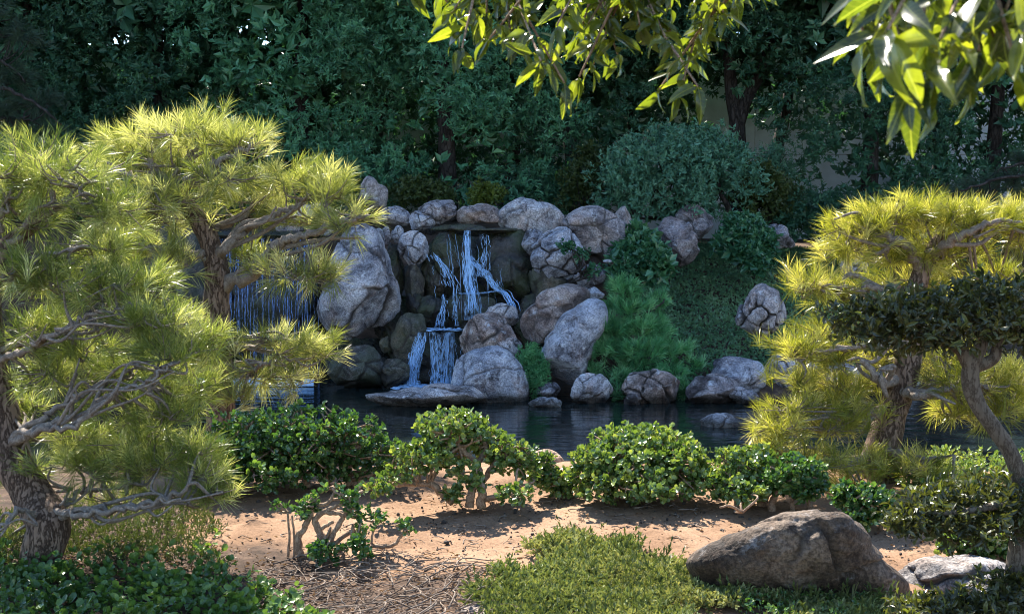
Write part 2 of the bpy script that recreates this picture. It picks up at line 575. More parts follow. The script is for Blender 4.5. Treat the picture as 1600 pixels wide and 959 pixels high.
def fall_mat(name, clear=0.25, col=(0.42, 0.66, 0.97, 1), most=1.0):  # blue of the reflected sky is put into the base colour
    m, nt, out = new_mat(name)
    tc = N(nt, 'ShaderNodeTexCoord')
    mp = N(nt, 'ShaderNodeMapping')
    mp.inputs['Scale'].default_value = (1, 1, 0.25)
    nt.links.new(tc.outputs['Object'], mp.inputs[0])
    n = N(nt, 'ShaderNodeTexNoise')
    n.inputs['Scale'].default_value = 26
    n.inputs['Detail'].default_value = 6
    n.inputs['Roughness'].default_value = 0.65
    nt.links.new(mp.outputs[0], n.inputs['Vector'])
    b = N(nt, 'ShaderNodeBsdfPrincipled')
    b.inputs['Base Color'].default_value = col
    b.inputs['Roughness'].default_value = 0.12
    b.inputs['IOR'].default_value = 1.33
    t = N(nt, 'ShaderNodeBsdfTransparent')
    f = ramp(nt, n.outputs['Fac'], [(clear, (0, 0, 0)), (clear + 0.16, (most, most, most))])
    mx = N(nt, 'ShaderNodeMixShader')
    nt.links.new(f, mx.inputs[0])
    nt.links.new(t.outputs[0], mx.inputs[1])
    nt.links.new(b.outputs[0], mx.inputs[2])
    nt.links.new(mx.outputs[0], out.inputs[0])
    return m


M['fall'] = fall_mat('white_water', 0.28)
M['sheet'] = fall_mat('water_sheet', 0.42, most=0.55)
M['curtain'] = fall_mat('thin_water', 0.40, (0.20, 0.36, 0.74, 1))


def plain_mat(name, col, rough=0.8, var=0.12, scale=3.0):
    m, nt, out = new_mat(name)
    tc = N(nt, 'ShaderNodeTexCoord')
    n = N(nt, 'ShaderNodeTexNoise')
    n.inputs['Scale'].default_value = scale
    n.inputs['Detail'].default_value = 8
    nt.links.new(tc.outputs['Object'], n.inputs['Vector'])
    c = ramp(nt, n.outputs['Fac'], [(0.3, tuple(x * (1 - var) for x in col)), (0.7, tuple(min(1, x * (1 + var)) for x in col))])
    b = N(nt, 'ShaderNodeBsdfPrincipled')
    nt.links.new(c, b.inputs['Base Color'])
    b.inputs['Roughness'].default_value = rough
    nt.links.new(b.outputs[0], out.inputs[0])
    return m


M['wall'] = plain_mat('pale_render', (0.74, 0.79, 0.92))
M['wall_core'] = plain_mat('wall_joint', (0.22, 0.22, 0.23))

# ------------------------------------------------------------------ the setting: ground, pond, back wall
WATER = -0.45


def far_shore(x):
    return np.interp(x, [-40, -4.6, -4.0, -1.8, 0.2, 0.9, 1.6, 4, 5.5, 40], [21.6, 21.6, 21.4, 21.2, 21.0, 20.1, 18.2, 18.5, 19.6, 19.8])


def ground_z(x, y):
    x = np.asarray(x, float)
    y = np.asarray(y, float)
    zn = np.interp(y, [-400, 3, 5, 7, 8, 9, 9.7, 10.2, 10.8, 11.5, 12.2], [-0.1, -0.1, -0.06, 0.0, 0.09, 0.18, 0.21, 0.14, -0.1, -0.55, -0.95])
    zn = zn + 0.06 * fbm(np.stack([x * 0.55, y * 0.55, 0 * x], -1), 3, 5) + 0.03 * np.sin(x * 0.9 + 0.6)
    s = y - far_shore(x)
    cliff = np.interp(s, [-1.2, -0.3, 0.2, 1.6, 2.6, 6, 40], [-0.95, -0.8, -0.4, 1.55, 1.8, 1.9, 2.0])
    slope = np.interp(s, [-1.2, -0.4, 0.2, 1.0, 3, 5.5, 8, 40], [-0.95, -0.7, -0.30, -0.1, 0.45, 1.15, 1.35, 1.6])
    zf = cliff + (slope - cliff) * smooth(x, 0.9, 2.2)
    zf = zf + 0.05 * fbm(np.stack([x * 0.8, y * 0.8, 0 * x + 9], -1), 3, 8) * smooth(s, 0.3, 2)
    t = smooth(y, 13.0, 15.0)
    return zn * (1 - t) + zf * t


def on_ground(px, py):
    """distance at which the line of sight through a pixel meets the near bank"""
    ys = np.linspace(5.0, 10.0, 400)
    q = np.array([P(px, py, y_) for y_ in ys])
    hit = np.nonzero(q[:, 2] <= ground_z(q[:, 0], q[:, 1]))[0]
    return float(ys[hit[0]]) if len(hit) else 9.9


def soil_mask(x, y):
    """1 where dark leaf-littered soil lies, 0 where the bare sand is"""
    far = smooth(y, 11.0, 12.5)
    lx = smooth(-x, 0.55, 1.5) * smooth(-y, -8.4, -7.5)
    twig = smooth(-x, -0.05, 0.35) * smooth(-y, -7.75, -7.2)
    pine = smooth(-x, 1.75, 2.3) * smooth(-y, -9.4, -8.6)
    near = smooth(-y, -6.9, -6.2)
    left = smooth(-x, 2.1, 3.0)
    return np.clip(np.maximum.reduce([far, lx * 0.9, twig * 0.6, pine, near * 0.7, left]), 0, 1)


def grid_axis(parts):
    out = []
    for a, b, n in parts:
        out.append(np.linspace(a, b, n, endpoint=False))
    out.append([parts[-1][1]])
    return np.concatenate(out)


gx = grid_axis([(-320, -40, 8), (-40, -10, 20), (-10, -4.2, 26), (-4.2, 4.2, 130), (4.2, 10, 26), (10, 40, 20), (40, 320, 8)])
gy = grid_axis([(-320, -20, 8), (-20, 4, 16), (4, 6, 24), (6, 11.5, 130), (11.5, 18, 14), (18, 26, 44), (26, 50, 24), (50, 420, 12)])
X, Y = np.meshgrid(gx, gy, indexing='ij')
Z = ground_z(X, Y)
nearm = smooth(Y, 5.5, 6.2) * (1 - smooth(Y, 11, 11.6))
Z = Z + nearm * (0.03 * fbm(np.stack([X * 4, Y * 4, 0 * X], -1), 4, 21) + 0.012 * fbm(np.stack([X * 16, Y * 22, 0 * X], -1), 3, 33))
ny = len(gy)
ii, jj = np.meshgrid(np.arange(len(gx) - 1), np.arange(ny - 1), indexing='ij')
a = (ii * ny + jj).ravel()
b_ = a + ny
T = np.vstack([np.stack([a, b_, b_ + 1], 1), np.stack([a, b_ + 1, a + 1], 1)])
mb = MB()
mb.add(np.stack([X, Y, Z], -1).reshape(-1, 3), T, soil_mask(X, Y).ravel())
g = mb.build('ground', M['ground'], smooth_shade=True)
g['kind'] = 'structure'

mb = MB()
px_, py_ = np.meshgrid(np.linspace(-30, 30, 25), np.linspace(10.2, 22.5, 12), indexing='ij')
ii, jj = np.meshgrid(np.arange(24), np.arange(11), indexing='ij')
a = (ii * 12 + jj).ravel()
mb.add(np.stack([px_, py_, 0 * px_ + WATER], -1).reshape(-1, 3), np.vstack([np.stack([a, a + 12, a + 13], 1), np.stack([a, a + 13, a + 1], 1)]))
w = mb.build('pond_water', M['pond'], smooth_shade=True)
w['kind'] = 'structure'


def box(mb, x0, x1, y0, y1, z0, z1):
    V = np.array([[x, y, z] for x in (x0, x1) for y in (y0, y1) for z in (z0, z1)])
    Q = [(0, 1, 3, 2), (4, 6, 7, 5), (0, 4, 5, 1), (2, 3, 7, 6), (0, 2, 6, 4), (1, 5, 7, 3)]
    T = []
    for q in Q:
        T += [(q[0], q[1], q[2]), (q[0], q[2], q[3])]
    mb.add(V, T)


WALL_Y = 32.0
wall = thing('boundary_wall', 'long pale panelled wall glimpsed behind the background trees', 'wall', (0, WALL_Y, 1.2))
mb = MB()
box(mb, -22, 22, WALL_Y + 0.02, WALL_Y + 0.25, 0.8, 5.6)
mb.build('core', M['wall_core'], wall)
pm = None
for i in range(16):
    for k in range(2):
        if pm is None:
            q = MB()
            box(q, 0, 2.735, -0.02, 0.019, 0, 2.17)
            pm = q.mesh('panel', M['wall'])
        o = bpy.data.objects.new('panel', pm)
        scene.collection.objects.link(o)
        o.parent = wall
        o.location = (-22 + i * 2.75, 0, -0.1 + k * 2.185)
mb = MB()
box(mb, -22.05, 22.05, WALL_Y - 0.05, WALL_Y + 0.3, 5.603, 5.72)
mb.build('coping', M['wall'], wall)

# ------------------------------------------------------------------ rocks
import bmesh
_ico = {}


def ico(sub):
    if sub not in _ico:
        bm = bmesh.new()
        bmesh.ops.create_icosphere(bm, subdivisions=sub, radius=1)
        bm.verts.ensure_lookup_table()
        _ico[sub] = (np.array([v.co[:] for v in bm.verts]), np.array([[v.index for v in f.verts] for f in bm.faces]))
        bm.free()
    return _ico[sub]


_rock_seed = [100]


def rock(label, poly, d, mat='granite', deep=0.75, sub=5, boxy=2.5, lump=0.06, cells=7, crack=0.75, name='boulder', group=None, lean=0.0, facets=16):
    """a boulder whose outline from the path follows POLY (photo pixels), at distance d; lean tips its top away"""
    _rock_seed[0] += 1
    seed = _rock_seed[0]
    rng = rng_of(seed)
    cells = int(cells * 1.7)
    pts = np.array([P(x, y, d) for x, y in poly])
    c = pts.mean(0)
    lo, hi = pts.min(0), pts.max(0)
    c[0], c[2] = (lo[0] + hi[0]) / 2, (lo[2] + hi[2]) / 2
    th = np.arctan2(pts[:, 2] - c[2], pts[:, 0] - c[0])
    r = np.hypot(pts[:, 2] - c[2], pts[:, 0] - c[0])
    o = np.argsort(th)
    th, r = th[o], r[o]
    g = np.linspace(-np.pi, np.pi, 181)[:-1]
    R = np.interp(g, np.concatenate([th - 2 * np.pi, th, th + 2 * np.pi]), np.concatenate([r, r, r]))
    k = np.array([1, 2, 3, 2, 1.0])
    k /= k.sum()
    R = sum(np.roll(R, s - 2) * k[s] for s in range(5)) * 1.01
    V0, T = ico(sub)
    x, y, z = V0[:, 0], V0[:, 1], V0[:, 2]
    rho = np.hypot(x, z)
    t = np.arctan2(z, x)
    Rt = np.interp(t, np.concatenate([g, [np.pi]]), np.concatenate([R, R[:1]]))
    nrm = (rho ** boxy + np.abs(y) ** boxy) ** (1 / boxy)
    D = deep * 0.5 * (hi[0] - lo[0] + hi[2] - lo[2]) * 0.5 * 1.15
    V = np.stack([Rt * rho / nrm * np.cos(t), D * y / nrm, Rt * rho / nrm * np.sin(t)], 1)
    hw = np.array([0.5 * (hi[0] - lo[0]), D, 0.5 * (hi[2] - lo[2])])
    for _ in range(facets):                     # flat broken faces, mostly towards front, back and top
        n_ = unit(np.array([rng.normal() * 0.65, rng.choice([-1, -1, 1]) * rng.uniform(0.35, 1.0), rng.normal() * 0.6]))
        sup = np.linalg.norm(hw * n_)
        h_ = sup * rng.uniform(0.66, 0.9)
        ov = np.maximum(V @ n_ - h_, 0)
        V = V - np.outer(ov * 0.95, n_)
    size = 0.5 * min(hi[0] - lo[0], hi[2] - lo[2]) + 0.12 * max(hi[0] - lo[0], hi[2] - lo[2])
    nv = unit(V * np.array([1, (0.5 * (hi[0] - lo[0]) / D) ** 2 * 0 + 1, 1]))
    q = V / size
    disp = lump * size * (fbm(q * 1.1 + seed, 4, seed) * 1.2 + 0.6 * fbm(q * 3.5, 4, seed + 3) - 0.9 * np.abs(fbm(q * 2.3 + 9, 4, seed + 8)))
    # blocky break-up: cells with their own offset and a crack between them
    S = V[rng.choice(len(V), cells, replace=False)] * rng.uniform(0.55, 1.0, (cells, 1))
    wq = V + 0.22 * size * np.stack([fbm(q * 1.6 + 5 * i_, 3, seed + 11 * i_) for i_ in range(3)], 1)
    dd = np.sort(np.linalg.norm(wq[:, None] - S[None], axis=2), axis=1)
    idx = np.argmin(np.linalg.norm(wq[:, None] - S[None], axis=2), axis=1)
    e = (dd[:, 1] - dd[:, 0]) / size
    groove = np.exp(-(e / 0.034) ** 2)
    mask = smooth(fbm(q * 0.9 + 31, 2, seed + 7), -0.45, 0.05)
    offs = rng.uniform(-1, 1, cells) * 0.10 * size
    disp = disp + offs[idx] * np.clip(e / 0.06, 0, 1) * min(crack, 0.75) - groove * mask * 0.13 * size * crack
    disp = disp + 0.02 * size * fbm(q * 11, 4, seed + 5, 0.65)
    V = V + nv * disp[:, None]
    for i_ in (0, 2):                       # keep the real width and height
        e0, e1 = V[:, i_].min(), V[:, i_].max()
        V[:, i_] = (V[:, i_] - (e0 + e1) / 2) * (hi[i_] - lo[i_]) * 1.04 / (e1 - e0)
    if lean:
        V[:, 1] += (V[:, 2] - V[:, 2].min()) * lean
    mb = MB()
    mb.add(V, T, groove * mask * crack)
    org = c + np.array([0, 0, lo[2] - c[2]])
    o = mb.build(name, M[mat], origin=org, smooth_shade=True)
    me = o.data
    co = np.empty(len(V) * 3, np.float32)
    me.vertices.foreach_get('co', co)
    co = co.reshape(-1, 3) + (c.astype(np.float32))
    me.vertices.foreach_set('co', co.ravel())
    me.update()
    return tag(o, label, 'rock', group)


def z5(*p):
    return [(480 + x / 2.6625, 300 + y / 2.6625) for x, y in p]


def z6(*p):
    return [(780 + x / 2.663, 300 + y / 2.663) for x, y in p]


# -- beside the falls
rock('huge tall grey boulder left of the cascade with dark wet underside', z5((50, 480), (70, 400), (95, 330), (120, 230), (160, 165), (230, 140), (290, 165), (320, 240), (340, 340), (378, 430), (382, 490), (350, 560), (290, 602), (220, 607), (150, 585), (85, 545)), 20.3, 'granite', 0.8, 6, 2.5, 0.06, 6, 0.7, facets=7)
rock('dark olive boulder at the waterline below the huge grey boulder', z5((88, 745), (130, 670), (190, 640), (280, 642), (325, 680), (310, 740), (300, 815), (170, 822), (98, 795)), 19.5, 'damp_rock', 0.8, 5, 2.8, 0.05)
rock('small dark wedge boulder at the waterline beside the lower fall', z5((292, 765), (330, 695), (390, 715), (425, 770), (425, 815), (292, 815)), 19.5, 'damp_rock', 0.8, 5)
rock('rounded mossy brown boulder left of the lower fall', z5((362, 585), (388, 530), (440, 506), (482, 530), (498, 572), (482, 615), (455, 660), (445, 725), (395, 735), (350, 670)), 19.9, 'damp_rock', 0.8, 5, 2.3, 0.05, 4)
rock('pale angular stone with a dark vertical crack above the mossy wall', z5((378, 225), (392, 180), (430, 163), (480, 170), (505, 205), (501, 243), (462, 292), (420, 307), (388, 292)), 20.7, 'granite_pale', 0.8, 5, 2.8, 0.05, 4, 1.5)
rock('broad mauve stone topping the cascade wall beside the pine tip', z5((296, 82), (330, 58), (400, 68), (428, 100), (424, 132), (340, 142), (296, 132)), 21.4, 'granite', 0.9, 5)
rock('rounded lilac stone at the upper left of the fall lip', z5((424, 104), (440, 80), (490, 78), (522, 105), (534, 140), (500, 162), (440, 162), (426, 132)), 21.2, 'granite_pale', 0.9, 5)
rock('small rounded stone tucked above the huge boulder shoulder', z5((296, 152), (342, 143), (352, 190), (325, 218), (296, 192)), 20.8, 'granite', 0.9, 4)
rock('little pale egg shaped stone next to the cracked stone', z5((350, 160), (375, 140), (402, 155), (396, 192), (370, 212), (350, 190)), 20.8, 'granite_pale', 0.9, 4)
rock('upright grey block behind the fall lip with flat top', z5((463, 78), (500, 45), (560, 34), (616, 40), (620, 132), (530, 137), (508, 102)), 21.2, 'granite', 0.8, 5)
rock('wide low brown boulder centred over the fall lip', z5((618, 112), (640, 75), (690, 50), (760, 48), (802, 80), (800, 127), (720, 132), (623, 134)), 21.1, 'granite_brown', 0.9, 5)
rock('slanting dark boulder behind the pine tip above the cascade', [(560, 322), (566, 290), (578, 276), (592, 288), (606, 322), (590, 330)], 22.4, 'granite_brown', 0.9, 4)
rock('small grey stone wedged between huge boulder and lower dark boulder', z5((300, 615), (330, 600), (350, 640), (340, 670), (305, 655)), 19.8, 'damp_rock', 0.9, 4)
rock('narrow grey stone on the right shoulder of the huge boulder', z5((262, 150), (292, 152), (322, 228), (316, 262), (288, 246)), 20.6, 'granite', 0.9, 4)
# -- wet rocks under the falling water
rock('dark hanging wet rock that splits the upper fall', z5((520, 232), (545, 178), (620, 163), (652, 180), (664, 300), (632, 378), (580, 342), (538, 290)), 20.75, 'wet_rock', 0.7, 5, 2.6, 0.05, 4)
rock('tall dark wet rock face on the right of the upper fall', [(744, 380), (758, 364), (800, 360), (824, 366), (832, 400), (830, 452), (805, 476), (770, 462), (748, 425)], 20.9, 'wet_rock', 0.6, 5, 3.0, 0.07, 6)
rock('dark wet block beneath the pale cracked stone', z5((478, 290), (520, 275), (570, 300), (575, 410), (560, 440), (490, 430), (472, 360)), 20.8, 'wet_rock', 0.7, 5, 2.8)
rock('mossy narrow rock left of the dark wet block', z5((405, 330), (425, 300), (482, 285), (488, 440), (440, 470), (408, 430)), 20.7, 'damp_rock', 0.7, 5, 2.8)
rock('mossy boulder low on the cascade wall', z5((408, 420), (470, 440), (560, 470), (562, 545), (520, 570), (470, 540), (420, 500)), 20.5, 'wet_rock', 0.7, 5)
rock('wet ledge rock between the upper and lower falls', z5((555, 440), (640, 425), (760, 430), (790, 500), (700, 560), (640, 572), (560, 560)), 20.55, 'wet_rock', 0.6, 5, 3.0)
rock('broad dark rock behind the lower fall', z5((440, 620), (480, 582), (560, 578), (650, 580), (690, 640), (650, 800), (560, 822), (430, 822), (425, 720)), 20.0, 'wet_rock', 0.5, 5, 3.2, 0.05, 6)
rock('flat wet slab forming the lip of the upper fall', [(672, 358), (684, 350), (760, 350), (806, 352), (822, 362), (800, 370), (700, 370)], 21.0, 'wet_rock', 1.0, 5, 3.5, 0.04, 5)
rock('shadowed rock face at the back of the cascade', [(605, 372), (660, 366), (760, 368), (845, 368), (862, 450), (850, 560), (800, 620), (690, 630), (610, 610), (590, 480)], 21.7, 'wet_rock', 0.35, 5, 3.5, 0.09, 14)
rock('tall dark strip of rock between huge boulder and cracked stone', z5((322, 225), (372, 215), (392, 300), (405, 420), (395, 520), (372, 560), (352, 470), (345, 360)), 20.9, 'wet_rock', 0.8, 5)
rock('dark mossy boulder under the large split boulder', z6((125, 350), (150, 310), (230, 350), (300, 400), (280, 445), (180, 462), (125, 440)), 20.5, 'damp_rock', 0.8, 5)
rock('black wet filler rock darkening the gap under the huge grey boulder', [(500, 560), (540, 535), (600, 530), (625, 560), (615, 600), (560, 615), (505, 610)], 20.9, 'wet_rock', 0.7, 5)  # filler rock added to make the gap black
rock('black wet filler rock darkening the gap behind the rounded mossy boulder', [(590, 470), (630, 455), (670, 480), (672, 560), (650, 600), (600, 600), (585, 540)], 21.0, 'wet_rock', 0.6, 5)  # another added filler that blackens the gap over the soil
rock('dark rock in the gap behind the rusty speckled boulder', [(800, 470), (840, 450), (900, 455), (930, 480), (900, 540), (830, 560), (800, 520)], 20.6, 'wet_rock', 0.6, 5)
# -- upper right of the falls
rock('big round grey boulder at the upper right of the fall lip', z6((-2, 70), (40, 30), (150, 24), (230, 50), (270, 100), (252, 150), (190, 187), (140, 168), (60, 162), (-2, 130)), 21.2, 'granite_pale', 0.85, 6, 2.3, 0.05, 5, 0.45, facets=5)
rock('small pale stone below the big round boulder', z6((93, 165), (120, 150), (187, 187), (162, 242), (130, 262)), 20.9, 'granite_pale', 0.9, 4)
rock('large brown topped boulder with white lichen on its flank', z6((262, 135), (320, 75), (380, 59), (440, 74), (476, 110), (502, 170), (517, 222), (470, 262), (400, 256), (340, 240), (300, 170)), 21.0, 'granite', 0.85, 6, 2.4, 0.06, 6, 0.6, facets=6)
rock('large pale split boulder leaning against the lichen boulder', z6((133, 285), (180, 220), (240, 155), (290, 148), (332, 200), (352, 280), (342, 342), (280, 392), (240, 392), (190, 352), (140, 315)), 20.5, 'granite_pale', 0.85, 6, 2.6, 0.06, 8, 1.2)
rock('low grey boulder half hidden by shrubs under the lichen boulder', z6((310, 330), (350, 300), (430, 310), (445, 360), (420, 398), (330, 400)), 20.2, 'granite', 0.85, 5)
rock('dark shaded boulder behind the lichen boulder under the shrub', z6((478, 80), (510, 60), (550, 70), (556, 140), (540, 195), (500, 180)), 22.0, 'granite_brown', 0.85, 4)
rock('small flat pale stone in the shrubs below the lichen boulder', z6((432, 290), (470, 276), (520, 286), (500, 305), (440, 304)), 20.3, 'granite_pale', 1.2, 4)
rock('upright fluted boulder standing on the green slope', z6((655, 165), (688, 103), (740, 108), (792, 170), (802, 222), (828, 262), (765, 306), (710, 303), (668, 245)), 21.6, 'granite_brown', 0.8, 6, 2.8, 0.08, 8, 1.3)
rock('grey boulder with rusty top under the domed shrub', z6((728, 112), (760, 60), (800, 53), (850, 88), (892, 170), (872, 207), (820, 214), (780, 200)), 22.6, 'granite_brown', 0.8, 5, 2.6, 0.06)
rock('low slanting boulder beside the leafy slope shrub', z6((1085, 150), (1130, 133), (1200, 188), (1227, 232), (1180, 242), (1100, 236)), 22.8, 'granite', 0.9, 5)
rock('deeply cracked knobbly boulder sitting on the green slope', z6((988, 562), (998, 500), (1038, 430), (1090, 384), (1130, 398), (1182, 418), (1199, 490), (1165, 552), (1120, 592), (1060, 607), (998, 592)), 19.5, 'granite', 0.85, 6, 2.6, 0.06, 13, 1.3)
# -- along the water
rock('long flat pale rock lying in the water before the lower fall', z5((250, 888), (300, 858), (400, 838), (480, 823), (590, 797), (660, 806), (705, 850), (735, 882), (640, 905), (420, 915), (280, 908)), 17.7, 'granite_pale', 0.7, 5, 2.5, 0.04, 6)
rock('big round pale boulder at the pond edge beside the flat rock', [(707, 590), (720, 566), (739, 554), (758, 548), (772, 542), (800, 552), (818, 575), (825, 602), (822, 634), (790, 640), (755, 636), (730, 612)], 18.3, 'granite_pale', 0.9, 6, 2.2, 0.05, 5, 0.5, facets=5)
rock('rounded pinkish boulder stacked behind the big pale boulder', [(719, 547), (721, 515), (734, 497), (760, 489), (790, 494), (807, 511), (809, 537), (790, 548), (770, 550), (745, 560), (728, 566)], 19.0, 'granite_brown', 0.9, 5, 2.4, 0.05, 5)
rock('small pinkish boulder squeezed behind the big pale boulder', [(770, 545), (785, 532), (806, 528), (815, 540), (806, 558), (785, 562)], 18.8, 'granite', 0.9, 4)
rock('smooth grey stone under the side stream', [(757, 492), (774, 478), (792, 474), (807, 484), (810, 502), (795, 510), (765, 505)], 19.8, 'granite_pale', 0.9, 5)
rock('long rusty speckled boulder between shrub and stacked boulders', z6((92, 565), (98, 500), (150, 458), (230, 400), (300, 384), (360, 403), (374, 450), (335, 490), (260, 530), (215, 590), (190, 625), (120, 615), (98, 595)), 19.3, 'granite_brown', 0.85, 5, 2.3, 0.05, 5, 0.4, facets=6)
rock('large slanting bluish boulder left of the mounded green pine', z6((166, 695), (186, 640), (238, 570), (318, 490), (390, 448), (434, 468), (448, 525), (400, 600), (370, 680), (330, 765), (272, 806), (210, 806), (176, 755)), 18.6, 'granite_pale', 0.8, 6, 2.4, 0.04, 4, 0.3, facets=5)
rock('small bluish stone behind the mounded green pine', z6((350, 410), (390, 395), (432, 398), (436, 440), (390, 450)), 20.0, 'granite_pale', 0.9, 4)
rock('small block stone at the pond edge above the flat water stone', z6((153, 842), (175, 803), (225, 793), (254, 830), (250, 875), (157, 878)), 18.2, 'granite', 0.9, 5)
rock('small flat pale stone at the waterline', z6((122, 885), (150, 862), (195, 853), (245, 862), (260, 885), (200, 905), (140, 902)), 17.6, 'granite_pale', 0.9, 5)
rock('squat pale boulder below the mounded pine', z6((298, 832), (318, 768), (360, 753), (440, 768), (468, 800), (474, 900), (306, 900)), 18.0, 'granite_pale', 0.8, 5, 2.8)
rock('cracked brown boulder under the mounded pine skirt', z6((505, 792), (600, 743), (660, 738), (733, 790), (748, 840), (744, 898), (610, 902), (556, 858)), 18.0, 'granite_brown', 0.8, 5, 2.7, 0.06, 9, 1.5)
rock('small dark stone at the waterline between squat and cracked boulders', z6((520, 880), (535, 842), (575, 838), (592, 900), (530, 902)), 17.8, 'granite_brown', 0.9, 4)
rock('wide speckled boulder at the pond edge right of the pine', z6((777, 855), (793, 785), (850, 763), (940, 760), (992, 798), (1010, 850), (975, 900), (795, 902)), 18.0, 'granite_brown', 0.85, 5, 2.5, 0.05, 7)
rock('low sloping stone running into the water beside the speckled boulder', z6((955, 900), (985, 810), (1030, 830), (1078, 875), (1085, 902)), 17.9, 'granite', 0.9, 5)
rock('smooth grey boulder on the bank behind the speckled boulder', z6((878, 716), (950, 690), (1040, 688), (1092, 708), (1108, 760), (1092, 855), (1040, 880), (980, 830), (925, 775)), 18.5, 'granite', 0.85, 5, 2.5, 0.05, 6)
rock('shaded grey boulder on the far bank left of the golden pine', [(1195, 628), (1197, 570), (1210, 556), (1250, 553), (1276, 566), (1282, 628)], 18.8, 'granite', 0.85, 5, 2.8)
rock('dark boulder on the far bank behind the golden pine trunk', [(1278, 628), (1284, 578), (1310, 566), (1350, 570), (1366, 628)], 19.0, 'granite', 0.85, 5, 2.8)
rock('shadowy boulder on the far bank under the golden pine top', [(1362, 628), (1368, 585), (1390, 570), (1425, 575), (1440, 628)], 19.2, 'granite', 0.85, 5, 2.8)
rock('dark stone on the slope seen through the golden pine', [(1312, 422), (1320, 405), (1340, 398), (1356, 412), (1356, 432), (1330, 436)], 20.5, 'granite', 0.9, 4)
rock('flat bluish stone standing alone in the pond', [(1096, 664), (1108, 652), (1130, 646), (1152, 650), (1170, 662), (1168, 676), (1130, 680), (1100, 676)], 16.0, 'granite_pale', 0.9, 5, 2.4, 0.04, 5)
# -- the curtain fall on the left
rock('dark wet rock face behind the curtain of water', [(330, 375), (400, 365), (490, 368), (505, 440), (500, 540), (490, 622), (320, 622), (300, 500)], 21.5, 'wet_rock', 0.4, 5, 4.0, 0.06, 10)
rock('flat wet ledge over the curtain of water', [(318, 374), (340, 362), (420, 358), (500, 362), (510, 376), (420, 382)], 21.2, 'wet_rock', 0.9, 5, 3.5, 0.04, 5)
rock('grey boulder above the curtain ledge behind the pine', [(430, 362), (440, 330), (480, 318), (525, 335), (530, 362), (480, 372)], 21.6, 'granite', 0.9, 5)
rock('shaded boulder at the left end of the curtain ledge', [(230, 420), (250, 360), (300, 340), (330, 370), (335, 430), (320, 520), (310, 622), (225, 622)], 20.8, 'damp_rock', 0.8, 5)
# -- on the near side
rock('large tan boulder with shaded face in the foreground', [(1072, 872), (1108, 842), (1150, 816), (1190, 794), (1240, 778), (1275, 776), (1306, 796), (1334, 838), (1366, 876), (1408, 915), (1404, 945), (1250, 950), (1120, 940), (1085, 900)], 7.2, 'sandstone', 0.5, 6, 2.1, 0.05, 8, 0.5, lean=-0.55, facets=0)
rock('long grey craggy rock in the bottom corner behind the topiary stem', [(1380, 945), (1398, 902), (1430, 883), (1500, 873), (1560, 872), (1620, 878), (1660, 905), (1660, 950), (1500, 960)], 7.3, 'near_grey', 0.8, 6, 2.6, 0.07, 9, 1.2)
rock('pale rounded rock top peeping up among dead twigs', [(712, 985), (722, 955), (745, 945), (775, 947), (798, 962), (806, 985)], 6.75, 'near_grey', 0.9, 5)
rock('smooth sunlit orange stone between the jade bushes', [(824, 735), (830, 712), (848, 703), (868, 706), (882, 718), (884, 740), (850, 750)], 10.1, 'tan_stone', 0.9, 5, 2.4, 0.03, 3, 0.4)
rock('small square cut tan stone beside the round jade bush', [(1104, 782), (1105, 762), (1118, 760), (1121, 782)], 9.3, 'tan_stone', 0.9, 4, 6.0, 0.02, 3, 0.2, name='stone_block')

# ------------------------------------------------------------------ falling water
def strand(mb, path, w, rng, wob=0.022):
    """one thin flowing ribbon with a slightly rounded section along PATH (world points)"""
    p = spline(path, 5)
    n = len(p)
    t = np.linspace(0, 1, n)
    s = rng.random() * 100
    p = p + wob * np.stack([fbm(np.stack([t * 7 + s, t * 0, t * 0 + k], -1), 3, 77 + k) for k in range(3)], 1)
    wd = 0.5 * w * (0.35 + 0.9 * np.abs(fbm(np.stack([t * 6 + s, t * 0 + 4, t * 0], -1), 2, 9)) + 0.25)
    wd[0] *= 0.5
    wd[-1] *= 0.4
    a = rng.uniform(-0.6, 0.6)
    side = np.array([math.cos(a), math.sin(a), 0])
    L = p - side * wd[:, None]
    R = p + side * wd[:, None]
    C = p + np.array([0, -1, 0]) * wd[:, None] * 0.6
    V = np.stack([L, C, R], 1).reshape(-1, 3)
    i = np.arange(n - 1) * 3
    T = np.vstack([np.stack([i, i + 1, i + 4], 1), np.stack([i, i + 4, i + 3], 1), np.stack([i + 1, i + 2, i + 5], 1), np.stack([i + 1, i + 5, i + 4], 1)])
    mb.add(V, T)


def stream(name, parent, pts, spread, n, w, seed, mat='fall', partial=0.5, start=None):
    """a bundle of n strands along pts [(px, py, d)], spread px at start and end"""
    rng = rng_of(seed)
    mb = MB()
    pts = np.array(pts, float)
    for k in range(n):
        t0, t1 = (0, 1) if rng.random() > partial else np.sort(rng.uniform(0, 1, 2))
        if partial > 0.6 and rng.random() < 0.7:
            t0 = rng.uniform(0, 0.9)
            t1 = min(1, t0 + rng.uniform(0.06, 0.3))
        if t1 - t0 < 0.08:
            t0, t1 = max(0, t1 - 0.1), max(0.1, t1)
        t = np.clip(np.linspace(t0, t1, max(3, int(len(pts) * (t1 - t0)) + 2)), 0, 1)
        q = np.stack([np.interp(t, np.linspace(0, 1, len(pts)), pts[:, i]) for i in range(3)], 1)
        off = rng.normal() * 0.5
        q[:, 0] += off * (spread[0] + (spread[1] - spread[0]) * t)
        q[:, 2] += rng.uniform(-0.05, 0.05)
        strand(mb, [P(*r) for r in q], w * rng.uniform(0.4, 1.3), rng)
    return mb.build(name, M[mat], parent, smooth_shade=True, stuff=True)


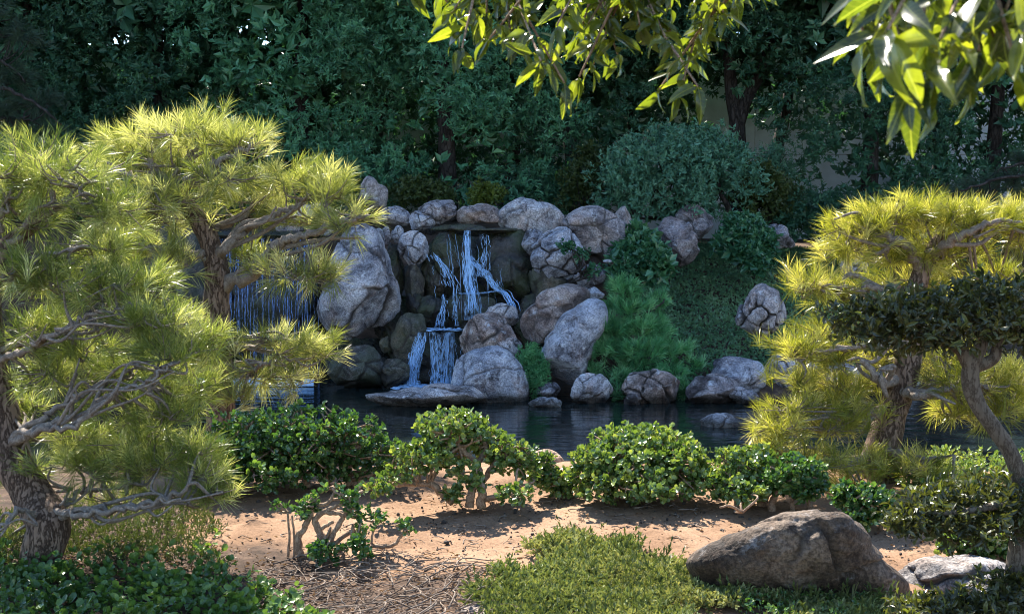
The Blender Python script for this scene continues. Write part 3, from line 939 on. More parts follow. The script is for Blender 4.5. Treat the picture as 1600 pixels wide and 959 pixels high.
def foam(name, parent, px0, px1, py0, py1, z, n, seed, size=0.03):
    rng = rng_of(seed)
    mb = MB()
    V0, T0 = ico(1)
    for k in range(n):
        x, y = rng.uniform(px0, px1), rng.uniform(py0, py1)
        c = G(x, y, z)
        s = size * rng.uniform(0.3, 1.2) * np.array([rng.uniform(1, 2.6), rng.uniform(0.8, 1.6), rng.uniform(0.15, 0.45)])
        mb.add(c + V0 * s, T0)
    return mb.build(name, M['fall'], parent, smooth_shade=True, stuff=True)


def sheet(name, parent, pts, w0, w1, seed):
    p = spline([P(*q) for q in pts], 8)
    n = len(p)
    wd = np.linspace(w0, w1, n) * F ** 0 * (pts[0][2] / F)
    u = np.linspace(-1, 1, 13)
    q = p[:, None] + np.stack([wd[:, None] * u, 0.05 * u[None] ** 2 + 0 * wd[:, None], 0 * wd[:, None] * u], -1)
    q[..., 1] += 0.02 * fbm(q * 9, 2, seed)
    i, j = np.meshgrid(np.arange(n - 1), np.arange(12), indexing='ij')
    a_ = (i * 13 + j).ravel()
    mb = MB()
    mb.add(q.reshape(-1, 3), np.vstack([np.stack([a_, a_ + 1, a_ + 14], 1), np.stack([a_, a_ + 14, a_ + 13], 1)]))
    return mb.build(name, M['sheet'], parent, smooth_shade=True)


cas = thing('cascade', 'blue white water tumbling down the dark stepped rocks in the centre', 'waterfall', P(690, 606, 19.6))
stream('upper_stream', cas, [(730, 360, 20.5), (729, 385, 20.42), (733, 410, 20.4), (731, 440, 20.35), (737, 460, 20.25), (739, 490, 20.2)], (4, 11), 70, 0.010, 1, partial=0.9)
stream('upper_stream', cas, [(757, 365, 20.5), (758, 392, 20.45), (754, 420, 20.4), (744, 432, 20.3)], (5, 14), 26, 0.008, 2, partial=0.9)
stream('upper_stream', cas, [(733, 400, 20.42), (745, 414, 20.4), (762, 428, 20.35), (774, 448, 20.3)], (6, 8), 36, 0.009, 21, partial=0.9)
stream('side_stream', cas, [(769, 440, 20.32), (774, 452, 20.28), (788, 456, 20.2), (797, 468, 20.1), (803, 484, 20.0)], (4, 6), 18, 0.010, 3)
stream('side_stream', cas, [(675, 395, 20.5), (686, 410, 20.45), (697, 428, 20.4), (704, 448, 20.4)], (6, 14), 34, 0.010, 4, partial=0.9)
stream('side_stream', cas, [(694, 460, 20.3), (694, 480, 20.28), (692, 500, 20.25), (690, 512, 20.2)], (3, 14), 30, 0.011, 5, partial=0.9)
stream('side_stream', cas, [(714, 440, 20.3), (713, 475, 20.25), (713, 510, 20.2)], (4, 8), 22, 0.007, 6, partial=0.9)
stream('ledge_spill', cas, [(716, 458, 20.25), (735, 459, 20.2), (760, 457, 20.2), (775, 455, 20.25)], (1, 1), 14, 0.011, 7)
stream('ledge_spill', cas, [(666, 516, 19.8), (690, 515, 19.8), (720, 514, 19.85)], (1, 1), 26, 0.013, 8)
stream('lower_stream', cas, [(660, 522, 19.72), (652, 545, 19.68), (645, 575, 19.64), (641, 604, 19.6)], (7, 8), 95, 0.011, 9, partial=0.9)
stream('lower_stream', cas, [(688, 524, 19.72), (691, 550, 19.7), (690, 575, 19.66), (688, 604, 19.6)], (18, 14), 46, 0.008, 10, partial=0.92)
stream('lower_stream', cas, [(705, 530, 19.74), (706, 560, 19.7), (703, 600, 19.6)], (14, 16), 14, 0.006, 11)
sheet('water_sheet', cas, [(730, 360, 20.48), (729, 390, 20.4), (734, 430, 20.35), (738, 470, 20.22), (739, 500, 20.18)], 5, 14, 1)
sheet('water_sheet', cas, [(735, 405, 20.4), (758, 425, 20.36), (773, 450, 20.28), (795, 464, 20.1)], 6, 5, 2)
sheet('water_sheet', cas, [(660, 519, 19.7), (652, 545, 19.66), (645, 575, 19.62), (641, 605, 19.58)], 10, 12, 3)
sheet('water_sheet', cas, [(690, 519, 19.7), (691, 550, 19.68), (690, 605, 19.58)], 20, 18, 4)
stream('wet_trickle', cas, [(722, 365, 20.5), (730, 420, 20.4), (735, 500, 20.25)], (70, 80), 40, 0.004, 12, partial=0.9)
foam('splash_foam', cas, 612, 694, 601, 608, WATER + 0.012, 150, 13)
foam('splash_foam', cas, 632, 656, 594, 606, WATER + 0.04, 60, 15, 0.02)
foam('splash_foam', cas, 668, 720, 512, 517, 0.32, 60, 16, 0.022)
foam('splash_foam', cas, 680, 696, 590, 604, WATER + 0.03, 30, 14)

cur = thing('curtain_fall', 'wide thin curtain of water falling over a dark ledge behind the pine', 'waterfall', P(415, 606, 20.4))
rng = rng_of(40)
for k in range(9):
    x0 = 340 + k * 18
    stream('water_sheet', cur, [(x0, 372, 20.62), (x0, 384, 20.55), (x0 + rng.uniform(-2, 2), 460, 20.5), (x0 + rng.uniform(-4, 4), 602, 20.42)], (13, 15), 30, 0.006, 50 + k, 'curtain', partial=0.75)
mb = MB()
a = np.linspace(-0.3, 1.7, 9)
xs = np.linspace(305, 492, 40)
base = np.array([P(x, 606, 19.7) for x in xs])
hh = 0.075 + 0.02 * fbm(np.stack([xs / 14, xs * 0, xs * 0], -1), 3, 3)
V = np.stack([np.stack([base[:, 0], base[:, 1] - 0.14 * np.sin(t) + 0.02 * fbm(np.stack([xs / 9, xs * 0 + t, xs * 0], -1), 2, 6), WATER + 0.02 + hh * np.cos(t) * 1.1], 1) for t in a], 1)
i, j = np.meshgrid(np.arange(39), np.arange(8), indexing='ij')
q = (i * 9 + j).ravel()
mb.add(V.reshape(-1, 3), np.vstack([np.stack([q, q + 9, q + 10], 1), np.stack([q, q + 10, q + 1], 1)]))
mb.build('spilling_edge', M['fall'], cur, smooth_shade=True)

# ------------------------------------------------------------------ pines
def needles(mb, tips, axes, k, L, width, rng, spread=(6, 48), shoot=0.11, droop=0.18):
    n = len(tips)
    axes = unit(axes)
    t = np.repeat(tips, k, 0)
    a = np.repeat(axes, k, 0)
    u = perp(a, rng)
    ang = np.radians(rng.uniform(spread[0], spread[1], n * k))[:, None]
    d = a * np.cos(ang) + u * np.sin(ang)
    ll = (L * rng.uniform(0.7, 1.12, n * k))[:, None]
    t = t - a * rng.uniform(0, shoot, n * k)[:, None]
    s = perp(d, rng) * width * 0.5
    g = np.array([0, 0, -1.0])
    mid = t + d * ll * 0.45 + g * ll * droop * 0.25
    tip = t + d * ll + g * ll * droop
    V = np.stack([t, mid - s, mid + s, tip], 1)
    T = np.array([[0, 2, 1], [1, 2, 3]])[None] + (np.arange(n * k) * 4)[:, None, None]
    r = np.clip(np.repeat(rng.random(n), k) * 0.72 + 0.28 * rng.random(n * k), 0, 1)
    mb.add(V.reshape(-1, 3), T.reshape(-1, 3), np.repeat(r, 4))


def pine(name, label, d, trunk, tr, limbs, pads, mat, seed, L=0.16, k=46, width=0.0045, dens=300, group=None, bark='bark_pine', twig_r=0.007, yfrac=0.8, droop=0.18, limb_r=None):
    rng = rng_of(seed)
    tp = np.array([P(x, y, d + (q[0] if q else 0)) for x, y, *q in trunk])
    root = thing(name, label, 'tree', tp[0], group)
    mb = MB()
    mb.add(*tube(spline(tp, 8), tr, 18, rough=0.14, seed=seed))
    mb.build('trunk', M[bark], root, smooth_shade=True)
    lp = []
    for path, r0, r1 in limbs:
        p = spline(np.array([P(x, y, d + (q[0] if q else 0)) for x, y, *q in path]), 7)
        p[1:] += 0.012 * rng.normal(size=p[1:].shape)
        mb = MB()
        r0, r1 = r0 * (limb_r or 1), r1 * (limb_r or 1)
        mb.add(*tube(p, [r0, (r0 + r1) * 0.5, r1], 9, rough=0.18, seed=seed + 3))
        if limb_r:                          # thinner wavy side branches that fan out from the same limb
            for _ in range(3):
                i0 = int(rng.integers(2, max(3, len(p) // 2)))
                e = p[-1] + rng.normal(size=3) * np.array([0.15, 0.15, 0.05]) + np.array([0, 0, -0.02])
                e = p[i0] + (e - p[i0]) * 0.85
                m1, m2 = p[i0] * 0.65 + e * 0.35 + rng.normal(size=3) * 0.05, p[i0] * 0.3 + e * 0.7 + rng.normal(size=3) * 0.045
                q = spline([p[i0], m1, m2, e], 6)
                mb.add(*tube(q, [r0 * 0.5, r1 * 0.6], 6, rough=0.15, seed=seed))
                lp.append(q[4:])
        mb.build('limb', M['bark_limb' if bark == 'bark_pine' else bark], root, smooth_shade=True)
        lp.append(p[2:])
    lp = np.vstack(lp + [spline(tp, 4)[-6:]])
    tw, nd = MB(), MB()
    for pad in pads:
        cx, cy, rx, rz = pad[:4]
        dd = pad[4] if len(pad) > 4 else 0.0
        m = d / F
        c = P(cx, cy, d + dd)
        R = np.array([rx * m, rx * m * yfrac, rz * m])
        n = max(8, int(rx * rz * np.pi / dens * 2.2))
        u = unit(rng.normal(size=(n, 3)))
        rad = rng.random(n) ** 0.5 * (1.08 + 0.45 * fbm(u * 2.2 + seed + cx, 2, seed))
        u[:, 2] = np.where((u[:, 2] < 0) & (rng.random(n) < 0.55), -u[:, 2], u[:, 2])
        pos = c + u * R * rad[:, None]
        out = unit(u * np.array([1, 1, 0.5]))
        up = np.where(u[:, 2] > -0.25, 0.8, 0.1)[:, None] * np.array([0, 0, 1.0])
        ax = unit(out * 0.75 + up + 0.35 * rng.normal(size=(n, 3)))
        # sub-branches, then twigs to every tuft
        m_ = max(2, n // 9)
        ctr = c + (pos[rng.choice(n, m_, replace=False)] - c) * 0.62 - np.array([0, 0, 0.25 * R[2]])
        for q in ctr:
            s = lp[np.argmin(np.sum((lp - q) ** 2, 1) + 0.15 * rng.random(len(lp)))]
            mid = (s + q) / 2 + rng.normal(size=3) * 0.03 - np.array([0, 0, 0.02])
            tw.add(*tube(spline([s, mid, q], 3), [twig_r * 1.6, twig_r * 0.8], 4, cap=False), 0.5)
        near = np.argmin(((pos[:, None] - ctr[None]) ** 2).sum(2), 1)
        for q, s, a in list(zip(pos, ctr[near], ax))[::(1 if n < 40 else 2)]:
            mid = (s + q) / 2 + rng.normal(size=3) * 0.018 - a * 0.02
            tw.add(*tube(spline([s, mid, q], 2), [twig_r * 0.8, twig_r * 0.4], 3, cap=False), 0.5)
        needles(nd, pos, ax, k, L, width, rng, droop=droop)
    tw.build('twigs', M['bark_limb' if bark == 'bark_pine' else bark], root, smooth_shade=True, stuff=True)
    nd.build('needles', M[mat], root, stuff=True)
    return root


pine('pine_tree', 'big pale needled pine in the foreground at the photo left edge with thick rough trunk', 7.65,
     [(65, 905), (64, 870), (76, 820), (52, 775, .1), (18, 715, .15), (6, 650, .2), (-14, 560, .2), (-18, 450, .2), (8, 390, .2), (60, 345, .2)],
     [0.14, 0.115, 0.115, 0.11, 0.10, 0.09, 0.08, 0.07, 0.055, 0.035],
     [([(75, 812), (130, 798, -.1), (205, 792, -.2), (265, 775, -.2), (310, 752, -.2)], 0.035, 0.012),
      ([(80, 805), (150, 802, -.25), (220, 790, -.35), (280, 778, -.3)], 0.028, 0.01),
      ([(72, 806), (115, 776, .1), (150, 765, .2), (170, 745, .2)], 0.024, 0.01),
      ([(64, 800), (30, 800, -.2), (-10, 832, -.3), (-40, 840, -.3)], 0.024, 0.012),
      ([(18, 690, .1), (70, 664, -.05), (125, 652, -.1), (160, 625, -.1), (200, 605, -.1), (245, 585, -.1)], 0.038, 0.010),
      ([(20, 685, .1), (60, 655, 0), (110, 630, 0), (150, 602, 0), (190, 590, 0), (215, 565, 0)], 0.03, 0.010),
      ([(22, 680, .1), (65, 676, -.2), (120, 660, -.3), (175, 620, -.3), (225, 598, -.3), (260, 575, -.3)], 0.03, 0.009),
      ([(-12, 560, .2), (40, 545, .0), (80, 525, -.1), (115, 505, -.1), (160, 490, -.1), (210, 475, -.1)], 0.032, 0.009),
      ([(-12, 550, .2), (50, 535, .1), (110, 520, .1), (150, 515, .1), (220, 490, .1)], 0.026, 0.009),
      ([(-18, 440, .2), (25, 425, 0), (60, 400, 0), (110, 395, 0)], 0.032, 0.01),
      ([(8, 390, .2), (40, 355, .1), (75, 330, .1), (110, 305, .1), (125, 288, .1)], 0.032, 0.01),
      ([(-18, 400, .2), (0, 340, .1), (15, 300, .1), (25, 270, .1)], 0.028, 0.01)],
     [(300, 610, 55, 40, .1), (120, 545, 90, 30, .1), (320, 530, 40, 34, .1), (150, 390, 80, 34, .2), (220, 580, 80, 30, .2), (110, 680, 90, 24, .3), (210, 690, 90, 26, .2), (300, 700, 60, 28, .1), (230, 440, 60, 34, .2), (350, 740, 34, 24, .1), (330, 770, 44, 18, 0), (250, 775, 50, 16, 0), (70, 275, 120, 62, .1), (20, 330, 90, 60, .2), (165, 330, 60, 50, .1), (60, 430, 110, 45, 0), (160, 450, 110, 45, .1), (60, 510, 70, 40, .2),
      (230, 500, 75, 42, -.1), (270, 555, 62, 50, -.1), (90, 585, 90, 45, .2), (190, 640, 90, 40, .2), (260, 645, 60, 48, 0), (40, 640, 45, 40, .4),
      (130, 725, 105, 38, .1), (240, 725, 85, 45, .1), (310, 745, 50, 35, 0), (30, 745, 55, 40, .4), (15, 850, 34, 28, .5), (185, 780, 60, 20, .3)],
     'needles_mid', 301, L=0.135, k=34, width=0.0033, dens=380, limb_r=0.72, group='sunlit pines on the near bank')

pine('pine_tree', 'tall sunlit pine with forked brown trunk standing before the curtain fall', 11.0,
     [(352, 760), (345, 650), (338, 510), (339, 430), (332, 392), (316, 352), (292, 322), (272, 300)],
     [0.13, 0.115, 0.105, 0.10, 0.085, 0.075, 0.065, 0.05],
     [([(345, 446), (395, 428, -.1), (420, 396, -.2), (440, 378, -.25), (485, 366, -.3), (540, 346, -.3), (580, 338, -.3)], 0.065, 0.016),
      ([(336, 400), (352, 386, -.1), (385, 358, -.1), (430, 336, -.1), (462, 322, -.1), (500, 298, -.1)], 0.055, 0.012),
      ([(330, 400), (300, 396, -.1), (262, 392, -.1), (215, 385, -.1), (180, 372, -.1)], 0.045, 0.012),
      ([(275, 306), (262, 285, -.1), (240, 262, -.1), (212, 240, -.1)], 0.045, 0.014),
      ([(278, 305), (300, 275, -.15), (335, 258, -.2), (370, 238, -.2), (415, 222, -.2)], 0.045, 0.012),
      ([(272, 300), (278, 270, .1), (300, 240, .1), (318, 210, .1)], 0.04, 0.012),
      ([(270, 305), (225, 290, -.2), (195, 268, -.2), (170, 258, -.2)], 0.04, 0.012),
      ([(316, 352), (350, 352, .1), (400, 322, .2), (450, 290, .2)], 0.04, 0.012),
      ([(340, 535), (385, 545, -.1), (440, 530, -.2), (500, 540, -.2)], 0.04, 0.01),
      ([(340, 570), (385, 580, -.3), (420, 566, -.35), (465, 560, -.3)], 0.03, 0.01),
      ([(338, 500), (300, 505, 0), (255, 500, 0), (215, 512, 0)], 0.035, 0.01)],
     [(250, 312, 85, 34, -.3), (345, 275, 70, 28, -.3), (180, 330, 55, 34, -.2), (300, 215, 120, 38, 0), (215, 235, 75, 42, .1), (380, 225, 55, 32, -.1), (290, 255, 110, 32, .3), (170, 280, 55, 40, .1), (455, 285, 70, 38, 0), (510, 305, 60, 42, -.2), (545, 345, 48, 28, -.3),
      (400, 310, 60, 32, .2), (460, 345, 60, 24, .1), (230, 345, 90, 36, 0), (330, 300, 50, 30, .5), (195, 395, 65, 38, .1), (460, 425, 72, 30, -.3), (385, 400, 45, 20, .2), (500, 430, 35, 28, -.3), (270, 410, 45, 28, -.2),
      (430, 535, 95, 24, -.2), (490, 555, 48, 30, -.25), (400, 585, 85, 24, -.2), (455, 600, 40, 26, -.2), (250, 500, 70, 34, 0), (300, 560, 60, 40, -.3), (360, 620, 40, 22, -.3)],
     'needles_lit', 302, L=0.185, k=38, width=0.0044, dens=400, limb_r=0.9, group='sunlit pines on the near bank')

pine('pine_tree', 'golden layered pine on the near shore at the photo right', 9.3,
     [(1368, 775), (1378, 700), (1392, 650), (1408, 600), (1422, 545), (1428, 470), (1450, 400), (1470, 370)],
     [0.125, 0.115, 0.105, 0.10, 0.09, 0.075, 0.05, 0.035],
     [([(1440, 420), (1410, 380, -.1), (1370, 362, -.1), (1325, 350, -.1)], 0.045, 0.012),
      ([(1450, 400), (1495, 372, -.2), (1540, 348, -.25), (1590, 345, -.2)], 0.045, 0.012),
      ([(1430, 460), (1385, 452, -.1), (1330, 450, -.2), (1280, 445, -.2)], 0.045, 0.012),
      ([(1424, 530), (1370, 540, -.2), (1300, 545, -.2), (1240, 555, -.2)], 0.045, 0.012),
      ([(1408, 596), (1375, 592, -.3), (1350, 565, -.3)], 0.05, 0.02),
      ([(1396, 640), (1350, 645, -.2), (1300, 648, -.3), (1230, 655, -.3)], 0.045, 0.012),
      ([(1405, 606), (1435, 618, -.2), (1480, 608, -.2), (1540, 600, -.2)], 0.05, 0.014),
      ([(1376, 705), (1330, 722, -.3), (1270, 725, -.4), (1220, 715, -.4)], 0.04, 0.012),
      ([(1378, 700), (1420, 718, -.3), (1460, 716, -.3)], 0.04, 0.012)],
     [(1385, 345, 60, 34, -.1), (1485, 345, 60, 36, -.1), (1400, 398, 90, 22, .1), (1600, 345, 50, 34, .1), (1320, 395, 50, 22, 0), (1310, 600, 80, 22, 0), (1250, 595, 45, 18, -.2), (1460, 745, 55, 18, -.4), (1210, 700, 45, 20, -.4), (1500, 640, 60, 26, .1), (1340, 360, 75, 36, 0), (1430, 350, 85, 42, .1), (1530, 352, 85, 40, 0), (1620, 362, 60, 40, 0), (1480, 395, 110, 28, .2), (1275, 445, 60, 30, -.2), (1340, 460, 70, 30, 0), (1420, 440, 75, 24, .3), (1560, 440, 80, 34, .3),
      (1245, 545, 52, 30, -.2), (1300, 560, 60, 34, -.1), (1370, 560, 55, 30, .1), (1290, 520, 48, 22, 0), (1250, 640, 60, 28, -.3), (1325, 635, 75, 28, -.2), (1215, 670, 50, 24, -.4), (1300, 670, 60, 24, -.3),
      (1260, 720, 75, 24, -.45), (1350, 730, 80, 26, -.3), (1440, 728, 55, 24, -.3), (1500, 595, 70, 36, -.1), (1575, 600, 70, 44, 0), (1560, 640, 60, 30, 0), (1470, 560, 50, 28, .2), (1330, 765, 50, 16, -.4)],
     'needles_gold', 303, L=0.15, k=36, width=0.0040, dens=340, limb_r=0.85, group='sunlit pines on the near bank')

pine('mounded_pine', 'bushy mounded green pine on the far bank above the pond rocks', 18.8,
     [(985, 625), (985, 560), (980, 500), (975, 450)], [0.06, 0.05, 0.04, 0.02],
     [([(985, 590), (950, 570, -.2), (920, 560, -.3)], 0.03, 0.01), ([(985, 590), (1030, 565, -.2), (1070, 555, -.3)], 0.03, 0.01), ([(980, 510), (1010, 490, -.2), (1040, 470, -.2)], 0.025, 0.01)],
     [(975, 456, 32, 24), (985, 482, 42, 20, -.1), (1028, 472, 20, 15), (960, 515, 36, 22, -.2), (1008, 515, 42, 24, -.2), (945, 552, 34, 24, -.3), (1000, 552, 48, 26, -.4), (1050, 548, 34, 20, -.2), (1078, 568, 24, 13, -.2), (925, 578, 22, 12, -.3), (1030, 580, 50, 16, -.4), (970, 590, 40, 14, -.4), (970, 615, 12, 14, -.7), (1068, 605, 12, 18, -.6)],
     'needles_green', 304, L=0.16, k=30, width=0.008, dens=85, twig_r=0.006, bark='bark_dark', droop=0.12)

pine('drooping_pine', 'shaded pine with drooping brown dead needles at the photo left edge', 22.5,
     [(-60, 330), (-50, 200), (-40, 100), (-40, -60)], [0.16, 0.14, 0.12, 0.08],
     [([(-45, 130), (10, 140, -.3), (60, 165, -.4), (95, 195, -.4)], 0.04, 0.012), ([(-40, 80), (10, 100, -.2), (40, 130, -.2)], 0.035, 0.01), ([(-50, 200), (10, 185, -.2), (50, 190, -.2)], 0.03, 0.01)],
     [(20, 125, 50, 26), (60, 165, 40, 28), (0, 180, 50, 26), (25, 60, 45, 26), (80, 205, 28, 16), (-40, 20, 60, 40)],
     'needles_far', 305, L=0.24, k=36, width=0.007, dens=150, twig_r=0.009, bark='bark_dark', droop=0.5)
pine('drooping_cedar', 'blue green shaded conifer with drooping sprays above the golden pine', 20.0,
     [(1660, 440), (1655, 330), (1650, 250), (1645, 120)], [0.12, 0.10, 0.08, 0.04],
     [([(1652, 290), (1590, 275, -.3), (1530, 290, -.4), (1480, 305, -.4)], 0.03, 0.01), ([(1650, 260), (1600, 255, -.1), (1560, 265, -.1)], 0.03, 0.01)],
     [(1590, 280, 50, 22), (1530, 295, 50, 20), (1480, 305, 34, 14), (1620, 320, 45, 22), (1600, 250, 36, 16)],
     'needles_far', 306, L=0.16, k=36, width=0.006, dens=110, twig_r=0.007, bark='bark_dark', droop=0.55)

# ------------------------------------------------------------------ background trees and shrubs
def clump_leaves(mb, ctr, out, crad, tips, k, L, ratio, rng, rnd0=None):
    n = len(ctr)
    u = unit(rng.normal(size=(n * tips, 3)) + np.repeat(out, tips, 0) * 0.9)
    c = np.repeat(ctr, tips, 0)
    r = np.repeat(np.broadcast_to(crad, (n,)), tips)[:, None]
    pos = c + u * r * rng.uniform(0.55, 1.05, (n * tips, 1))
    ax = unit(u + np.array([0, 0, 0.35]) + 0.3 * rng.normal(size=u.shape))
    rnd = np.clip(np.repeat(rng.random(n), tips) * 0.5 + rng.random(n * tips) * 0.5, 0, 1)
    whorls(mb, pos, ax, k, L, ratio, KITE, rng, (20, 78), 0.25, rnd, base=0.05)


def broad_tree(name, label, x, y, R, z0, z1, seed, mat='bg_leaf', nvis=230, L=0.10, trunk=None, squash=1.0, open_=0.0, tips=11, vis_top=6.4, group='trees behind the falls'):
    rng = rng_of(seed)
    gz = float(ground_z(x, y))
    root = thing(name, label, 'tree', (x, y, gz), group)
    tp = trunk or [[(x, y, gz - 0.1), (x + rng.uniform(-.15, .15), y + .1, gz + 1.5), (x + rng.uniform(-.3, .3), y + .2, gz + 4), (x, y, z1 - 1.5)]]
    for i, t in enumerate(tp):
        mb = MB()
        mb.add(*tube(spline(np.array(t, float), 6), [0.2 if i == 0 else 0.13, 0.05], 10, rough=0.1, seed=seed))
        mb.build('trunk' if i == 0 else 'limb', M['bark_dark'], root, smooth_shade=True)

    def ring(n, za, zb, shell):
        z = rng.uniform(za, zb, n)
        th = rng.uniform(0, 2 * np.pi, n)
        front = rng.random(n) < 0.45
        th = np.where(front, rng.uniform(np.pi, 2 * np.pi, n), th)
        t = (z - z0) / (z1 - z0)
        prof = np.clip(1.05 - np.abs(t * 2 - 0.85) ** 3 / 2.4, 0.3, 1) * np.clip((1.02 - t) * 6, 0, 1) ** 0.5
        dirs = np.stack([np.cos(th), np.sin(th), 0 * th], 1)
        lumps = 1 + 0.38 * fbm(np.stack([np.cos(th) * 1.6, np.sin(th) * 1.6, z * 0.75], -1) + seed, 3, seed)
        rr = R * prof * lumps * shell(n)
        c = np.stack([x + dirs[:, 0] * rr, y + dirs[:, 1] * rr * squash, z], 1)
        return c, unit(dirs + np.array([0, 0, 0.35]))
    fo = MB()
    zt = min(z1, vis_top)
    nb = max(10, int(7.5 * R * (zt - z0) * 0.75))
    bc, bo = ring(nb, z0, zt, lambda n: rng.uniform(0.72, 1.02, n))
    per = max(5, int(nvis * 1.25 / nb))
    bi = np.repeat(np.arange(nb), per)
    br = rng.uniform(0.42, 0.78, nb)[bi][:, None]
    o = unit(rng.normal(size=(len(bi), 3)) + bo[bi] * 0.7 + np.array([0, -0.2, 0.55]))
    c = bc[bi] + o * br * np.array([1, 1, 0.62]) * rng.uniform(0.8, 1.08, (len(bi), 1))
    clump_leaves(fo, c, o, rng.uniform(0.14, 0.27, len(c)), tips, 7, L, 0.36, rng)
    if z1 > vis_top:
        c, o = ring(110, vis_top - 2.2, vis_top + 0.6, lambda n: rng.uniform(0.3, 0.95, n))
        clump_leaves(fo, c, o, rng.uniform(0.3, 0.5, len(c)), 5, 6, 0.2, 0.5, rng)
        c, o = ring(300, vis_top - 0.5, z1, lambda n: rng.uniform(0.5, 1.0, n))
        clump_leaves(fo, c, o, rng.uniform(0.4, 0.7, len(c)), 4, 5, 0.42, 0.5, rng)
    c, o = ring(int(140 * (1 - open_)), z0 + 0.3, z1 - 0.5, lambda n: rng.uniform(0.1, 0.65, n))
    clump_leaves(fo, c, o, rng.uniform(0.3, 0.6, len(c)), 5, 5, 0.22, 0.5, rng)
    fo.build('crown', M[mat], root, stuff=True)
    return root


def at(px, d):
    return (px - 800) / F * d


BG = [
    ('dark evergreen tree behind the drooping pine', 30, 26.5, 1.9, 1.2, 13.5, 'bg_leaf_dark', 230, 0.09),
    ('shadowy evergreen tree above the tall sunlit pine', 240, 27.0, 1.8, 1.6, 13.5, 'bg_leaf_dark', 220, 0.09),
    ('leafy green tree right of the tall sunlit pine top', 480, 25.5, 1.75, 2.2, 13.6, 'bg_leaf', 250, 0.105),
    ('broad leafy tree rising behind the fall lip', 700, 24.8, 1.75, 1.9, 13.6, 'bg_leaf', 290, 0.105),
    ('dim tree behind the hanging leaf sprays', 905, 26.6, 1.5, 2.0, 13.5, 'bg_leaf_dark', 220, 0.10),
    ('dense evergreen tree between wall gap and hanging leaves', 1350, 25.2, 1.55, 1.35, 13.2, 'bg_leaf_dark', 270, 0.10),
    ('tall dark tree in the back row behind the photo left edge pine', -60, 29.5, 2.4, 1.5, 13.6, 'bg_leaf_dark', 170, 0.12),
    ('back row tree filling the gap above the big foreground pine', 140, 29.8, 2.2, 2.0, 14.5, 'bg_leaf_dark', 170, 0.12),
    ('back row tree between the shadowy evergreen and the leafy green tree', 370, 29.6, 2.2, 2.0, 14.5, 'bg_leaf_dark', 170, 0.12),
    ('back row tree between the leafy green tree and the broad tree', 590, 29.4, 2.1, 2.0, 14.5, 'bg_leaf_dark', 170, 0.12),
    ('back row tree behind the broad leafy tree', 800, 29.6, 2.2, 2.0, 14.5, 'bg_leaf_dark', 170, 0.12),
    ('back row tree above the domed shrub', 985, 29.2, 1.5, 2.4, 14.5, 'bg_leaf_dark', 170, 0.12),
    ('back row tree added to block sun with high crown above the wall gap', 1215, 29.8, 1.9, 6.0, 14.5, 'bg_leaf_dark', 120, 0.13),  # put in to stop sun leaking onto the far slope
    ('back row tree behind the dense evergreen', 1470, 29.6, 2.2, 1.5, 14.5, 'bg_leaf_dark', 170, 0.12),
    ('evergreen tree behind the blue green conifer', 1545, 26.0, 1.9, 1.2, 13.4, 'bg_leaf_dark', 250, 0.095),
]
for i, (lab, px, d, R, z0, z1, mt, nv, L) in enumerate(BG):
    broad_tree('leafy_tree', lab, at(px, d), d, R, z0, z1, 500 + i, mt, int(nv * 1.2) if d < 28 else 110, L * (0.98 if d < 28 else 1.3), tips=9 if d < 28 else 6)
xf, yf = at(1150, 26.0), 26.0
k = 26.0 / F
f0 = P(1156, 200, yf)
broad_tree('forked_tree', 'dark forked trunk tree before the pale wall gap', xf, yf, 1.6, 4.75, 13.5, 520, 'bg_leaf_dark', 190, 0.115,
           trunk=[[(f0[0], yf, 1.0), (f0[0] - .02, yf, 2.4), tuple(P(1152, 200, yf)), tuple(P(1144, 150, yf)), tuple(P(1138, 90, yf)), tuple(P(1130, 0, yf)), (xf - .3, yf, 8)],
                  [tuple(P(1152, 200, yf)), tuple(P(1165, 160, yf)), tuple(P(1190, 110, yf)), tuple(P(1205, 60, yf)), tuple(P(1220, 0, yf)), (xf + .9, yf, 8)]])
for i, (lab, x, y) in enumerate([('tall tree beyond the photo left edge nearest the frame and added for shade', -12.2, 27.0), ('unseen shade tree added farther beyond the photo left edge', -15.2, 27.5), ('tall tree beyond the photo right edge', 12.0, 26.5)]):  # left pair is unseen, put in to shade the far bank
    broad_tree('leafy_tree', lab, x, y, 2.0, 1.5, 13.5, 530 + i, 'bg_leaf_dark', 60, 0.2, tips=6)


